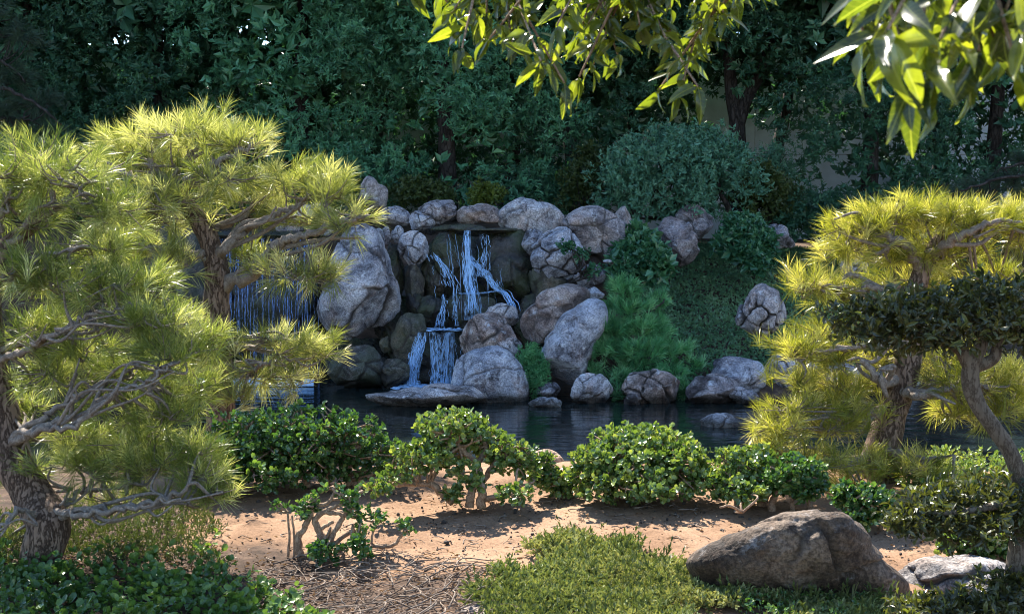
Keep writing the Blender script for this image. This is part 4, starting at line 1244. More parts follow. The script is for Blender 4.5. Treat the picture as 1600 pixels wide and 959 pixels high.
def shrub(name, label, d, lobes, mat, seed, n=60, tips=9, k=7, L=0.07, ratio=0.4, crad=(0.1, 0.2), stems=None, tmpl=None, bark='bark_dark', cat='shrub', group=None):
    """lobes: (px, py, rx px, rz px)"""
    rng = rng_of(seed)
    m = d / F
    by = max(l[1] + l[3] for l in lobes)
    bx = np.mean([l[0] for l in lobes])
    b = P(bx, by, d)
    b[2] = float(ground_z(b[0], b[1])) if abs(ground_z(b[0], b[1]) - b[2]) < 0.5 else b[2]
    root = thing(name, label, cat, b, group)
    fo, st = MB(), MB()
    tot = sum(l[2] * l[3] for l in lobes)
    for l in lobes:
        cx, cy, rx, rz = l[:4]
        c = P(cx, cy, d + (l[4] if len(l) > 4 else 0))
        nn = max(4, int(n * rx * rz / tot))
        u = unit(rng.normal(size=(nn, 3)) + np.array([0, -0.3, 0.25]))
        pos = c + u * np.array([rx * m, rx * m * 0.85, rz * m]) * (rng.uniform(0.7, 1.0, (nn, 1)) * (1 + 0.15 * fbm(u * 3 + seed, 2, seed)[:, None]))
        clump_leaves(fo, pos, u, rng.uniform(crad[0], crad[1], nn), tips, k, L, ratio, rng)
        inn = c + unit(rng.normal(size=(nn // 2 + 2, 3))) * np.array([rx * m, rx * m * 0.85, rz * m]) * rng.uniform(0, 0.65, (nn // 2 + 2, 1))
        clump_leaves(fo, inn, unit(rng.normal(size=inn.shape)), crad[1], 5, 5, L * 1.8, ratio, rng)
        for q in pos[:max(3, nn // 8)]:
            st.add(*tube(spline([b + rng.normal(size=3) * 0.04, (b + q) / 2 + rng.normal(size=3) * 0.08, q], 4), [0.018, 0.005], 5))
    if stems:
        for path, r0, r1 in stems:
            st.add(*tube(spline([P(x, y, d) for x, y in path], 6), [r0, r1], 8))
    st.build('stems', M[bark], root, smooth_shade=True, stuff=True)
    fo.build('foliage', M[mat], root, stuff=True)
    return root


shrub('domed_shrub', 'large domed grey green shrub above the fluted boulder', 23.3, [(1060, 265, 105, 62), (990, 270, 58, 44, -.3), (1120, 280, 64, 50, .1), (1040, 318, 85, 26, -.3), (1100, 235, 60, 35, .2), (962, 330, 36, 14, -.3)], 'shrub_leaf', 601, n=260, tips=9, L=0.085, crad=(0.14, 0.26),
      stems=[([(1140, 350), (1138, 325), (1128, 305), (1120, 280)], 0.06, 0.03)])
shrub('leafy_shrub', 'bright leafy shrub on the slope beside the low slanting boulder', 22.0, [(1160, 362, 28, 18), (1182, 380, 22, 18, -.2), (1140, 382, 16, 10, -.2), (1180, 402, 24, 16, -.4)], 'shrub_glossy', 602, n=90, tips=7, k=6, L=0.10, ratio=0.55, crad=(0.1, 0.18))
shrub('leafy_shrub', 'dark glossy shrub spilling between the lichen and fluted boulders', 20.6, [(990, 402, 22, 15), (1015, 408, 18, 18, -.1), (968, 420, 13, 10, -.3), (1000, 375, 15, 12, .2), (1028, 424, 10, 11, -.3)], 'shrub_glossy', 603, n=80, tips=7, k=6, L=0.10, ratio=0.55, crad=(0.1, 0.18))
shrub('leafy_shrub', 'small dark vine patch clinging to the split boulder', 20.0, [(885, 385, 12, 5), (908, 400, 12, 10), (925, 422, 14, 9)], 'shrub_glossy', 604, n=12, tips=4, k=5, L=0.05, ratio=0.6, crad=(0.02, 0.045))
shrub('low_shrub', 'little yellow green bush above the wide brown lip boulder', 22.3, [(759, 306, 24, 15)], 'bg_leaf_yellow', 605, n=36, tips=8, k=6, L=0.06, ratio=0.5, crad=(0.06, 0.11))
shrub('low_shrub', 'dim yellow green bush under the trees left of the lip', 23.0, [(640, 300, 32, 18), (675, 308, 26, 16), (700, 318, 20, 12)], 'bg_leaf_olive', 606, n=60, tips=7, k=6, L=0.07, ratio=0.5, crad=(0.08, 0.15))
shrub('low_shrub', 'pale olive bush in the gap left of the domed shrub', 23.8, [(905, 285, 32, 24), (925, 250, 26, 24, .4), (890, 310, 20, 14)], 'bg_leaf_olive', 607, n=70, tips=7, k=6, L=0.07, ratio=0.5, crad=(0.08, 0.16))
shrub('low_shrub', 'olive bush with broad leaves right of the domed shrub', 23.6, [(1180, 300, 34, 40), (1215, 315, 34, 30, .2)], 'bg_leaf_olive', 608, n=80, tips=7, k=6, L=0.09, ratio=0.5, crad=(0.1, 0.18))
shrub('feathery_shrub', 'hazy grey green feathery bush before the pale wall gap', 24.6, [(1205, 245, 34, 30), (1180, 265, 30, 30), (1235, 270, 34, 36, .2)], 'shrub_leaf', 613, n=70, tips=8, k=6, L=0.06, ratio=0.3, crad=(0.1, 0.2))
shrub('low_shrub', 'dark low bush under the dense evergreen at the slope top', 23.5, [(1300, 330, 70, 34), (1390, 335, 70, 34, .3), (1250, 345, 36, 26)], 'bg_leaf_dark', 609, n=130, tips=8, k=6, L=0.08, crad=(0.12, 0.2))
shrub('low_shrub', 'dark hedge like bush behind the lip boulders', 24.0, [(520, 300, 60, 40), (600, 290, 60, 40, .4), (820, 300, 60, 34, .3), (860, 310, 40, 24)], 'bg_leaf_dark', 610, n=120, tips=8, k=6, L=0.08, crad=(0.12, 0.22))
shrub('low_shrub', 'dark bush along the foot of the trees behind the tall pine', 24.2, [(80, 270, 120, 60), (250, 290, 120, 60, .3), (400, 295, 90, 50, .2)], 'bg_leaf_dark', 611, n=150, tips=8, k=6, L=0.08, crad=(0.14, 0.26))
shrub('creeping_plant', 'fine leaved green cushion plant between the pond boulders', 18.4, [(825, 560, 20, 18), (838, 585, 18, 28, -.1), (842, 610, 14, 18, -.15)], 'needles_green', 612, n=110, tips=9, k=7, L=0.035, ratio=0.35, crad=(0.03, 0.06))

# ------------------------------------------------------------------ jade bushes on the sand
def jade(name, label, d, lobes, stems, mat, seed, n=500, L=0.035, k=6, group='jade bushes on the sand', inner=0.5):
    rng = rng_of(seed)
    d = on_ground(*stems[0][0][0][:2]) + 0.02
    m = d / F
    bx, by = stems[0][0][0][:2]
    b = P(bx, by, d)
    b[2] = min(b[2], float(ground_z(b[0], b[1])) + 0.02)
    root = thing(name, label, 'bush', b, group)
    fo = MB()
    sp = []
    for path, r0, r1 in stems:
        q = spline(np.array([P(x, y, d + (e[0] if e else 0)) for x, y, *e in path]), 6)
        q[1:] += rng.normal(size=q[1:].shape) * r0 * 0.12
        mb = MB()
        mb.add(*tube(q, [r0, (r0 + r1) / 2, r1], 9, rough=0.2, seed=seed))
        mb.build('stem', M['bark_jade'], root, smooth_shade=True)
        sp.append(q)
    sp = np.vstack(sp)
    tw = MB()
    tot = sum(l[2] * l[3] for l in lobes)
    for l in lobes:
        cx, cy, rx, rz = l[:4]
        c = P(cx, cy, d + (l[4] if len(l) > 4 else 0))
        R = np.array([rx * m, rx * m * 0.85, rz * m])
        nn = max(5, int(1.3 * n * rx * rz / tot))
        u = unit(rng.normal(size=(nn, 3)) + np.array([0, -0.15, 0.2]))
        lump = 1 + 0.5 * fbm(u * 2.6 + seed + cx, 3, seed)
        pos = c + u * R * (rng.uniform(0.8, 1.04, nn) * lump)[:, None]
        ax = unit(u + np.array([0, 0, 0.5]) + 0.3 * rng.normal(size=u.shape))
        whorls(fo, pos, ax, k, L, 0.82, ROUND, rng, (15, 80), 0.3, base=0.02)
        ni = int(nn * inner)
        ui = unit(rng.normal(size=(ni, 3)))
        pi_ = c + ui * R * rng.uniform(0.35, 0.75, (ni, 1))
        whorls(fo, pi_, unit(ui + np.array([0, 0, 0.4])), 4, L, 0.82, ROUND, rng, (20, 85), 0.4)
        for q in pos[::4]:
            s = sp[np.argmin(np.sum((sp - q) ** 2, 1))]
            tw.add(*tube(spline([s, (s + q) / 2 + rng.normal(size=3) * 0.03, q], 4), [0.009, 0.004], 5, cap=False))
    tw.build('twigs', M['bark_jade'], root, smooth_shade=True, stuff=True)
    fo.build('foliage', M[mat], root, stuff=True)
    return root


jade('jade_bush', 'round compact jade bush with dense light green leaves', 9.55, [(1000, 725, 100, 54), (930, 738, 42, 40, -.1), (1065, 735, 45, 44, -.1), (1000, 700, 70, 36, .1), (1000, 755, 85, 24, -.2)],
     [([(990, 782), (985, 760), (960, 730)], .025, .01), ([(1010, 782), (1020, 750), (1050, 720)], .025, .01)], 'jade', 701, n=900)
jade('jade_bush', 'open jade bush on gnarled tan stems in the centre of the sand', 9.3, [(705, 668, 52, 24), (735, 672, 26, 26, .1), (665, 715, 45, 22, -.1), (700, 700, 40, 28, .1), (728, 735, 22, 14, -.2), (795, 712, 36, 26), (765, 695, 34, 24, .2), (805, 770, 24, 13, -.3), (712, 772, 16, 10, -.2), (625, 742, 30, 9, -.2), (742, 752, 16, 9, -.2), (590, 764, 24, 8, -.3), (825, 735, 18, 14)],
     [([(752, 792, -.2), (752, 760, -.2), (745, 725), (725, 705), (710, 685)], .03, .012), ([(733, 792, -.2), (738, 765, -.2), (755, 750), (770, 725), (785, 705)], .028, .012), ([(708, 785, -.1), (690, 770, -.1), (672, 755, -.1), (645, 752, -.1), (636, 735)], .026, .012), ([(672, 755, -.1), (615, 757, -.15), (585, 760, -.2)], .018, .01), ([(756, 780, -.2), (790, 772, -.2), (805, 760, -.2)], .02, .01), ([(745, 725), (760, 700, .1), (745, 675, .1)], .02, .01)], 'jade', 702, n=620)
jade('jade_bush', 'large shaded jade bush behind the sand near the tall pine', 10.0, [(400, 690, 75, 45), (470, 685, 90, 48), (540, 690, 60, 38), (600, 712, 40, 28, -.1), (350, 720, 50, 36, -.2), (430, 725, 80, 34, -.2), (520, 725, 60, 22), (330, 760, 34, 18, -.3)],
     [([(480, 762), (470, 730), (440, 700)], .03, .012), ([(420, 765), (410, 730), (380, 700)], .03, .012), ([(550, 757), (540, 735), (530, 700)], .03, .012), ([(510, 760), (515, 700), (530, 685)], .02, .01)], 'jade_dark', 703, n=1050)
jade('jade_bush', 'low jade sprig patch between the open bush and the round bush', 9.3, [(868, 752, 34, 18), (845, 738, 22, 14), (890, 758, 22, 12), (850, 722, 14, 12)],
     [([(865, 778), (865, 760), (860, 745)], .014, .007), ([(880, 778), (888, 765), (890, 755)], .012, .007)], 'jade', 704, n=150)
jade('jade_bush', 'jade bush under the golden pine next to the square stone', 9.4, [(1150, 740, 38, 36), (1180, 728, 34, 28, .1), (1130, 755, 26, 20, -.1), (1165, 770, 30, 16, -.2)],
     [([(1150, 792), (1150, 765), (1140, 745)], .018, .01), ([(1190, 790), (1200, 768), (1205, 755)], .03, .02), ([(1160, 800, -.4), (1140, 790, -.5), (1125, 792, -.6)], .01, .006)], 'jade', 705, n=320)
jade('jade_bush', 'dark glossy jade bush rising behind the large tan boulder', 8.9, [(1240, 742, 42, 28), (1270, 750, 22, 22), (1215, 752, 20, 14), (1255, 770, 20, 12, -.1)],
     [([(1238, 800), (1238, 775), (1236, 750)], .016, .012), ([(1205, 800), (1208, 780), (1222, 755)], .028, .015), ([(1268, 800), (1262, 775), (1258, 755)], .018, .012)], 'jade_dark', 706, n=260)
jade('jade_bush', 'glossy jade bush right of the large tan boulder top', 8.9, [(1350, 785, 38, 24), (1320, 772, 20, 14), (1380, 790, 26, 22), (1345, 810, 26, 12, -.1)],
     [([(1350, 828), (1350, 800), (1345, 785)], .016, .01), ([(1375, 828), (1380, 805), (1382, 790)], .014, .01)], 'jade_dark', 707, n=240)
jade('jade_bush', 'small jade bush on the ground behind the long grey craggy rock', 8.4, [(1520, 845, 45, 26), (1560, 850, 36, 22), (1490, 855, 20, 16), (1545, 820, 40, 22, .3), (1590, 840, 34, 30, .1)],
     [([(1520, 885), (1520, 860), (1515, 845)], .014, .008), ([(1555, 885), (1558, 865), (1560, 850)], .014, .008)], 'jade', 708, n=300)
jade('jade_bush', 'sparse nearly leafless jade bush with bare twisting stems on the sand', 8.35, [(478, 795, 20, 12), (545, 772, 16, 9), (492, 782, 14, 8), (560, 798, 20, 9), (542, 785, 9, 7), (590, 812, 10, 12), (634, 822, 8, 14), (565, 830, 8, 8), (500, 862, 20, 14, -.2), (553, 850, 18, 12, -.2), (570, 866, 13, 7, -.2), (436, 790, 10, 6), (515, 765, 10, 6), (524, 872, 6, 5, -.2)],
     [([(470, 872), (466, 840), (478, 820), (488, 795), (490, 780)], .025, .010), ([(480, 872), (500, 840), (492, 815), (505, 800), (530, 802), (555, 808)], .025, .009), ([(512, 868), (520, 835), (535, 810), (545, 785), (548, 772)], .022, .008), ([(530, 862), (545, 848), (580, 852), (612, 852), (628, 835), (636, 820)], .016, .008),
      ([(450, 870), (452, 835), (449, 800)], .008, .006), ([(459, 872), (460, 838), (456, 805)], .008, .006), ([(500, 865), (510, 845), (500, 828), (520, 815)], .018, .010), ([(520, 850), (545, 832), (558, 828)], .016, .01), ([(492, 790), (512, 785), (522, 770), (520, 762)], .012, .007), ([(580, 850), (583, 830), (590, 815)], .007, .005), ([(505, 800), (525, 790), (540, 786)], .014, .008)], 'jade_dark', 709, n=130, L=0.032, inner=0.2)

# ------------------------------------------------------------------ clipped foreground tree (topiary)
def topiary():
    d, rng = 5.6, rng_of(801)
    m = d / F
    base = P(1580, 930, d)
    g0 = np.array([base[0], d, float(ground_z(base[0], d)) - 0.02])
    root = thing('topiary_tree', 'small clipped tree with curved grey stem and dark leaf pads', 'tree', g0)
    tr = [g0, P(1578, 985, d), P(1584, 900, d), P(1592, 830, d), P(1596, 765, d), P(1580, 710, d), P(1553, 668, d), P(1528, 632, d), P(1516, 595, d), P(1520, 560, d)]
    mb = MB()
    mb.add(*tube(spline(tr, 7), [0.045, 0.04, 0.037, 0.034, 0.033, 0.032, 0.032, 0.033, 0.036, 0.034], 14, rough=0.06, seed=5))
    mb.build('trunk', M['bark_grey'], root, smooth_shade=True)
    for path, r0, r1 in [([(1518, 575), (1500, 545), (1470, 532), (1430, 522)], .034, .012), ([(1520, 568), (1535, 530), (1532, 500)], .034, .014), ([(1522, 572), (1552, 560), (1562, 530), (1590, 505)], .03, .012), ([(1500, 546), (1488, 520), (1460, 500)], .02, .01), ([(1552, 560), (1560, 540), (1548, 505)], .018, .01),
                         ([(1594, 800), (1560, 790, -.1), (1500, 800, -.15), (1440, 800, -.15)], .02, .008), ([(1582, 950), (1540, 945, -.1), (1480, 955, -.15)], .02, .008)]:
        mb = MB()
        mb.add(*tube(spline([P(x, y, d + (e[0] if e else 0)) for x, y, *e in path], 6), [r0, r1], 9, rough=0.08, seed=7))
        mb.build('limb', M['bark_grey'], root, smooth_shade=True)
    for lobes, n in (([(1400, 505, 100, 38), (1500, 500, 110, 52), (1590, 490, 90, 58), (1335, 500, 60, 34), (1450, 475, 90, 32), (1560, 455, 80, 26), (1420, 530, 80, 24)], 1150),
                     ([(1450, 800, 65, 34, -.1), (1530, 785, 90, 42), (1600, 790, 60, 50), (1500, 820, 80, 26, -.1), (1420, 815, 36, 22, -.15)], 900),
                     ([(1470, 950, 70, 26, -.2), (1560, 940, 70, 38, -.15), (1610, 935, 60, 40, -.1), (1520, 970, 110, 30, -.3)], 800)):
        fo = MB()
        tot = sum(l[2] * l[3] for l in lobes)
        for l in lobes:
            cx, cy, rx, rz = l[:4]
            c = P(cx, cy, d + (l[4] if len(l) > 4 else 0))
            nn = int(n * rx * rz / tot)
            u = unit(rng.normal(size=(nn, 3)))
            rad = rng.random(nn) ** 0.45 * (1.05 + 0.45 * fbm(u * 2.5 + cx, 2, 3))
            pos = c + u * np.array([rx * m, rx * m * 0.9, rz * m]) * rad[:, None]
            ax = unit(u + np.array([0, 0, 0.6]) + 0.5 * rng.normal(size=u.shape))
            whorls(fo, pos, ax, 5, 0.043, 0.42, LANCE, rng, (15, 80), 0.4, base=0.02)
        fo.build('leaf_pad', M['topiary'], root, stuff=True)


topiary()

# ------------------------------------------------------------------ overhanging tree in front, leaf by leaf
def overhang():
    rng = rng_of(901)
    gz = float(ground_z(3.4, 2.2))
    root = thing('overhanging_tree', 'broadleaf tree hanging backlit leaf sprays into the top of the view', 'tree', (3.4, 2.2, gz))
    o = ROOT[root.name]
    mb = MB()
    mb.add(*tube(spline([(3.4, 2.2, gz - .1), (3.3, 2.25, 1.2), (3.35, 2.3, 2.4), (3.0, 2.5, 3.4)], 8), [0.16, 0.13, 0.11, 0.09], 14, rough=0.08, seed=3))
    mb.build('trunk', M['bark_grey'], root, smooth_shade=True)
    A0, B0 = P(940, -230, 3.9), P(1560, -330, 2.3)
    limbs = [([(3.0, 2.5, 3.4), (2.2, 2.9, 3.55), (1.2, 3.5, 3.35), A0, P(760, -150, 3.9), P(640, -90, 3.9)], 0.07, 0.012),
             ([(3.0, 2.5, 3.4), (2.0, 2.4, 3.15), (1.3, 2.3, 2.85), B0, P(1460, -200, 2.2)], 0.05, 0.012)]
    for path, r0, r1 in limbs:
        mb = MB()
        mb.add(*tube(spline(np.array([np.asarray(q) for q in path]), 8), [r0, r1], 9, rough=0.08, seed=4))
        mb.build('limb', M['bark_grey'], root, smooth_shade=True)
    mat = overhang_mat()
    meshes = []
    for v in range(8):
        na, nc = 8, 5
        t = np.linspace(0, 1, na)
        s = np.linspace(-1, 1, nc)
        curl = [0.05, 0.3, 0.55, 0.15, -0.15, 0.42, 0.2, 0.75][v]
        wave = [0.0, 0.03, 0.02, 0.05, 0.02, 0.04, 0.0, 0.03][v]
        wd = 0.165 * np.sin(np.pi * np.clip(t, 0, 1) ** 0.8) ** 0.75 * (1 - 0.25 * t)
        wd[-1] = 0.002
        wd[0] = 0.012
        fold = [0.25, 0.45, 0.35, 0.6, 0.3, 0.5, 0.15, 0.4][v]
        tw = [0.3, -0.5, 0.6, 0.1, -0.3, 0.8, -0.7, 0.2][v]
        xs = np.sin(curl * 2 * t) / max(abs(curl * 2), 1e-3) if abs(curl) > 0.01 else t
        zs = -(1 - np.cos(curl * 2 * t)) / (curl * 2) if abs(curl) > 0.01 else 0 * t
        V = []
        for i in range(na):
            for j in range(nc):
                y, z = s[j] * wd[i], fold * abs(s[j]) * wd[i] + wave * math.sin(t[i] * 9 + s[j] * 1.5) * abs(s[j])
                ca, sa = math.cos(tw * t[i]), math.sin(tw * t[i])
                V.append((0.06 + xs[i], y * ca - z * sa, zs[i] + y * sa + z * ca))
        T = []
        for i in range(na - 1):
            for j in range(nc - 1):
                q = i * nc + j
                T += [(q, q + nc, q + nc + 1), (q, q + nc + 1, q + 1)]
        k0 = len(V)
        V += [(0, 0.008, 0), (0, -0.008, 0)]
        T += [(k0, k0 + 1, 2)]
        q = MB()
        q.add(V, T)
        meshes.append(q.mesh('leaf', mat, smooth_shade=True))
    tw = MB()
    rest = MB()
    spots = []

    def spray(start, tip, d0, d1, L, step, first=0.2, hang=0.28):
        start = (start[0] + rng.choice([-1, 1]) * rng.uniform(50, 170), start[1] + 30)
        s, e = P(start[0], start[1], d0), P(tip[0], tip[1], d1)
        midp = (s + e) / 2 + np.array([rng.normal() * 0.03, rng.normal() * 0.05, 0.06])
        p = spline([s, midp, e], 10)
        tw.add(*tube(p, [0.006, 0.0025], 6))
        length = np.linalg.norm(np.diff(p, axis=0), axis=1).sum()
        n = max(3, int(length * (1 - first) / step))
        for i in range(n):
            t = first + (1 - first) * (i + rng.random() * 0.5) / n
            q = p[min(len(p) - 1, int(t * (len(p) - 1)))]
            ax = unit(p[-1] - p[0])
            for _ in range(3):
                side = unit(np.array([rng.normal(), rng.normal() * 0.8, rng.normal() * 0.2]))
                dr = unit(ax * 0.3 + side * 0.9 + np.array([0, 0, -hang]) * rng.uniform(0.6, 1.6))
                spots.append((q + rng.normal(size=3) * 0.008, dr, L * rng.uniform(0.6, 1.15)))
        for _ in range(3):
            dr = unit(unit(p[-1] - p[-2]) * 0.7 + rng.normal(size=3) * 0.5 + np.array([0, 0, -0.5]))
            spots.append((p[-1], dr, L * rng.uniform(0.8, 1.15)))
    for tip, st in [((640, -12), (650, -110)), ((668, -40), (690, -120)), ((705, 20), (740, -110)), ((722, 75), (770, -90)), ((765, 60), (790, -110)), ((800, 70), (830, -130)), ((845, 95), (860, -110)), ((882, 130), (890, -100)),
                    ((905, 120), (930, -140)), ((925, 105), (950, -110)), ((965, 85), (985, -120)), ((1000, 40), (1000, -140)), ((1040, 60), (1050, -120)), ((1085, 70), (1080, -120)), ((1060, 150), (1090, -60)), ((1030, 140), (1075, -90)), ((1090, 135), (1085, -90)), ((1130, 20), (1120, -120)), ((1152, -10), (1140, -120)), ((870, 40), (900, -120)), ((760, 20), (800, -120)), ((950, 20), (960, -140)), ((690, -10), (720, -120)), ((1020, 5), (1030, -120)), ((1100, 0), (1100, -110))]:
        spray(st, tip, 3.85 + rng.uniform(-.25, .25), 3.7 + rng.uniform(-.3, .3), 0.088, 0.042)
    for tip, st in [((1365, 80), (1420, -160)), ((1395, 20), (1430, -200)), ((1440, 110), (1480, -180)), ((1470, 60), (1500, -200)), ((1500, 40), (1530, -190)), ((1530, 80), (1560, -180)), ((1570, 20), (1590, -200)), ((1600, 50), (1620, -200)), ((1420, -30), (1450, -220)), ((1545, -20), (1560, -220)), ((1620, -20), (1640, -200)), ((1400, -60), (1420, -220)), ((1590, 110), (1640, -120)), ((1350, 60), (1400, -160)), ((1425, 130), (1450, -150)), ((1455, 150), (1490, -120)), ((1515, 100), (1540, -160)), ((1385, 50), (1400, -180)), ((1560, 70), (1580, -160))]:
        spray(st, tip, 2.3 + rng.uniform(-.25, .25), 2.25 + rng.uniform(-.35, .35), 0.10, 0.05)
    for k_ in range(16):
        x_ = rng.uniform(690, 1130)
        spray((x_ + rng.uniform(-30, 30), -150), (x_, rng.uniform(-40, 60)), 3.9 + rng.uniform(-.1, .6), 3.9 + rng.uniform(-.1, .6), 0.085, 0.045)
    for k_ in range(8):
        x_ = rng.uniform(1390, 1620)
        spray((x_ + rng.uniform(-30, 30), -230), (x_, rng.uniform(-60, 60)), 2.6 + rng.uniform(-.1, .5), 2.6 + rng.uniform(-.1, .5), 0.10, 0.05)
    tw.build('twigs', M['bark_jade'], root, smooth_shade=True, stuff=True)

    # leaves showing in the frame come first, as parts; the others are joined
    def vis(p):
        v = p - np.array([0, 0, CAM_Z])
        yy = v[1] * _cp - v[2] * _sp
        py = H0 / 2 - F * (v[1] * _sp + v[2] * _cp) / yy
        return py
    spots[:] = [q for q in spots if vis(q[0]) > -110]
    spots.sort(key=lambda s: -(10 if vis(s[0]) > -60 else 0) - s[2] / s[0][1])
    tmv = [(np.array([v.co[:] for v in me.vertices]), np.array([p.vertices[:] for p in me.polygons])) for me in meshes]
    for i, (p, dr, L) in enumerate(spots):
        nn = unit(np.array([rng.normal() * 0.7, -0.5 + rng.normal() * 0.6, 0.7]))
        nn = unit(nn - dr * np.dot(nn, dr))
        sd = np.cross(nn, dr)
        v = int(rng.integers(0, 8))
        if i < 300:
            lo = bpy.data.objects.new('leaf', meshes[v])
            scene.collection.objects.link(lo)
            lo.parent = root
            B = Matrix(((dr[0], sd[0], nn[0]), (dr[1], sd[1], nn[1]), (dr[2], sd[2], nn[2]))).to_4x4()
            lo.matrix_local = Matrix.Translation(Vector(p - o)) @ B @ Matrix.Scale(L, 4)
        else:
            tv, tt = tmv[v]
            rest.add(p + L * (tv[:, :1] * dr + tv[:, 1:2] * sd + tv[:, 2:] * nn), tt)
    # the crown overhead, out of the picture
    crown = MB()
    c0 = np.array([2.6, 2.8, 4.6])
    u = unit(rng.normal(size=(500, 3)))
    pos = c0 + u * np.array([1.5, 1.5, 0.9]) * rng.random((500, 1)) ** 0.4
    whorls(crown, pos, unit(u + np.array([0, 0, -0.3])), 5, 0.12, 0.36, LANCE, rng, (20, 90), 0.5)
    mb = MB()
    mb.add(*tube(spline([(3.0, 2.5, 3.4), (2.4, 4.0, 4.6), (1.5, 6.0, 5.0), (0.6, 7.6, 4.9)], 8), [0.06, 0.02], 9, rough=0.08, seed=4))  # unseen limb added to carry the shading clump
    mb.build('limb', M['bark_grey'], root, smooth_shade=True)
    u = unit(rng.normal(size=(700, 3)))
    pos = np.array([0.65, 7.6, 4.85]) + u * np.array([1.1, 0.6, 0.5]) * rng.random((700, 1)) ** 0.4  # unseen clump added to shade the top pad of the clipped tree
    whorls(crown, pos, unit(u + np.array([0, 0, -0.3])), 5, 0.12, 0.36, LANCE, rng, (20, 90), 0.5)
    if rest.n:
        rest.build('farther_leaves', mat, root, smooth_shade=True, stuff=True)
    crown.build('crown', mat, root, stuff=True)


def overhang_mat():
    m, nt, out = new_mat('overhang_leaf')
    oi = N(nt, 'ShaderNodeObjectInfo')
    col = ramp(nt, oi.outputs['Random'], [(0.0, (0.022, 0.036, 0.01)), (0.5, (0.045, 0.07, 0.014)), (1.0, (0.11, 0.14, 0.022))])
    tc = N(nt, 'ShaderNodeTexCoord')
    sx = N(nt, 'ShaderNodeSeparateXYZ')
    nt.links.new(tc.outputs['Object'], sx.inputs[0])
    ab = N(nt, 'ShaderNodeMath', operation='ABSOLUTE')
    nt.links.new(sx.outputs['Y'], ab.inputs[0])
    rib = ramp(nt, ab.outputs[0], [(0.0, (1, 1, 1)), (0.012, (0, 0, 0))])
    v1 = N(nt, 'ShaderNodeMath', operation='MULTIPLY_ADD')
    nt.links.new(ab.outputs[0], v1.inputs[0])
    v1.inputs[1].default_value = -0.9
    nt.links.new(sx.outputs['X'], v1.inputs[2])
    v2 = N(nt, 'ShaderNodeMath', operation='MULTIPLY')
    nt.links.new(v1.outputs[0], v2.inputs[0])
    v2.inputs[1].default_value = 60.0
    v3 = N(nt, 'ShaderNodeMath', operation='SINE')
    nt.links.new(v2.outputs[0], v3.inputs[0])
    sv = ramp(nt, v3.outputs[0], [(0.86, (0, 0, 0)), (1.0, (0.35, 0.35, 0.35))])
    nz = N(nt, 'ShaderNodeTexNoise')
    nz.inputs['Scale'].default_value = 5.0
    nz.inputs['Detail'].default_value = 5
    nt.links.new(tc.outputs['Object'], nz.inputs['Vector'])
    col = mix(nt, 1.0, col, ramp(nt, nz.outputs['Fac'], [(0.3, (0.7, 0.72, 0.7)), (0.7, (1.3, 1.25, 1.2))]), 'MULTIPLY')
    col = mix(nt, rib, col, (0.16, 0.19, 0.06))
    col = mix(nt, sv, col, (0.12, 0.15, 0.04))
    b = N(nt, 'ShaderNodeBsdfPrincipled')
    nt.links.new(col, b.inputs['Base Color'])
    b.inputs['Roughness'].default_value = 0.24
    b.inputs['Specular IOR Level'].default_value = 0.6
    t = N(nt, 'ShaderNodeBsdfTranslucent')
    nt.links.new(mix(nt, 1.0, col, (4.6, 4.2, 1.0), 'MULTIPLY'), t.inputs[0])
    mx = N(nt, 'ShaderNodeMixShader')
    mx.inputs[0].default_value = 0.36
    nt.links.new(b.outputs[0], mx.inputs[1])
    nt.links.new(t.outputs[0], mx.inputs[2])
    nt.links.new(mx.outputs[0], out.inputs[0])
    return m


overhang()

# ------------------------------------------------------------------ ground cover, litter
def to_px(p):
    v = p - np.array([0, 0, CAM_Z])
    yy = v[:, 1] * _cp - v[:, 2] * _sp
    zz = v[:, 1] * _sp + v[:, 2] * _cp
    return W0 / 2 + F * v[:, 0] / yy, H0 / 2 - F * zz / yy


def inside(px, py, poly):
    c = np.zeros(len(px), bool)
    n = len(poly)
    for i in range(n):
        (x0, y0), (x1, y1) = poly[i], poly[(i + 1) % n]
        hit = ((y0 > py) != (y1 > py)) & (px < (x1 - x0) * (py - y0) / ((y1 - y0) or 1e-9) + x0)
        c ^= hit
    return c


def scatter(poly, x0, x1, y0, y1, n, seed, fuzz=8):
    rng = rng_of(seed)
    out = []
    got = 0
    while got < n:
        x, y = rng.uniform(x0, x1, n), rng.uniform(y0, y1, n)
        p = np.stack([x, y, ground_z(x, y)], 1)
        px, py = to_px(p)
        jx = fbm(np.stack([x * 6, y * 6, 0 * x], -1), 3, seed) * fuzz * 3
        k = inside(px + jx, py + jx * 0.7, poly)
        out.append(p[k])
        got += k.sum()
        if k.sum() == 0:
            break
    return np.vstack(out)[:n], rng


def cover(name, label, cat, pts, rng, mat, k, L, ratio, tmpl, height, spread=(20, 80), lump=0.0, seed=0):
    mb = MB()
    ax = unit(np.array([0, 0, 1.0]) + 0.45 * rng.normal(size=pts.shape))
    h = rng.uniform(0.2, 1.0, len(pts))[:, None] * height
    if lump:
        h = h + lump * np.clip(fbm(pts * 3.5, 3, seed) + 0.5, 0, 1)[:, None]
    rn = np.clip(0.5 + 0.75 * fbm(pts * 2.2 + seed, 4, seed + 40) + 0.35 * (rng.random(len(pts)) - 0.5), 0, 1)
    whorls(mb, pts + ax * h, ax, k, L * rng.uniform(0.8, 1.2), ratio, tmpl, rng, spread, 0.3, rn, base=height * 0.4)
    o = mb.build(name, M[mat], stuff=True)
    return tag(o, label, cat)


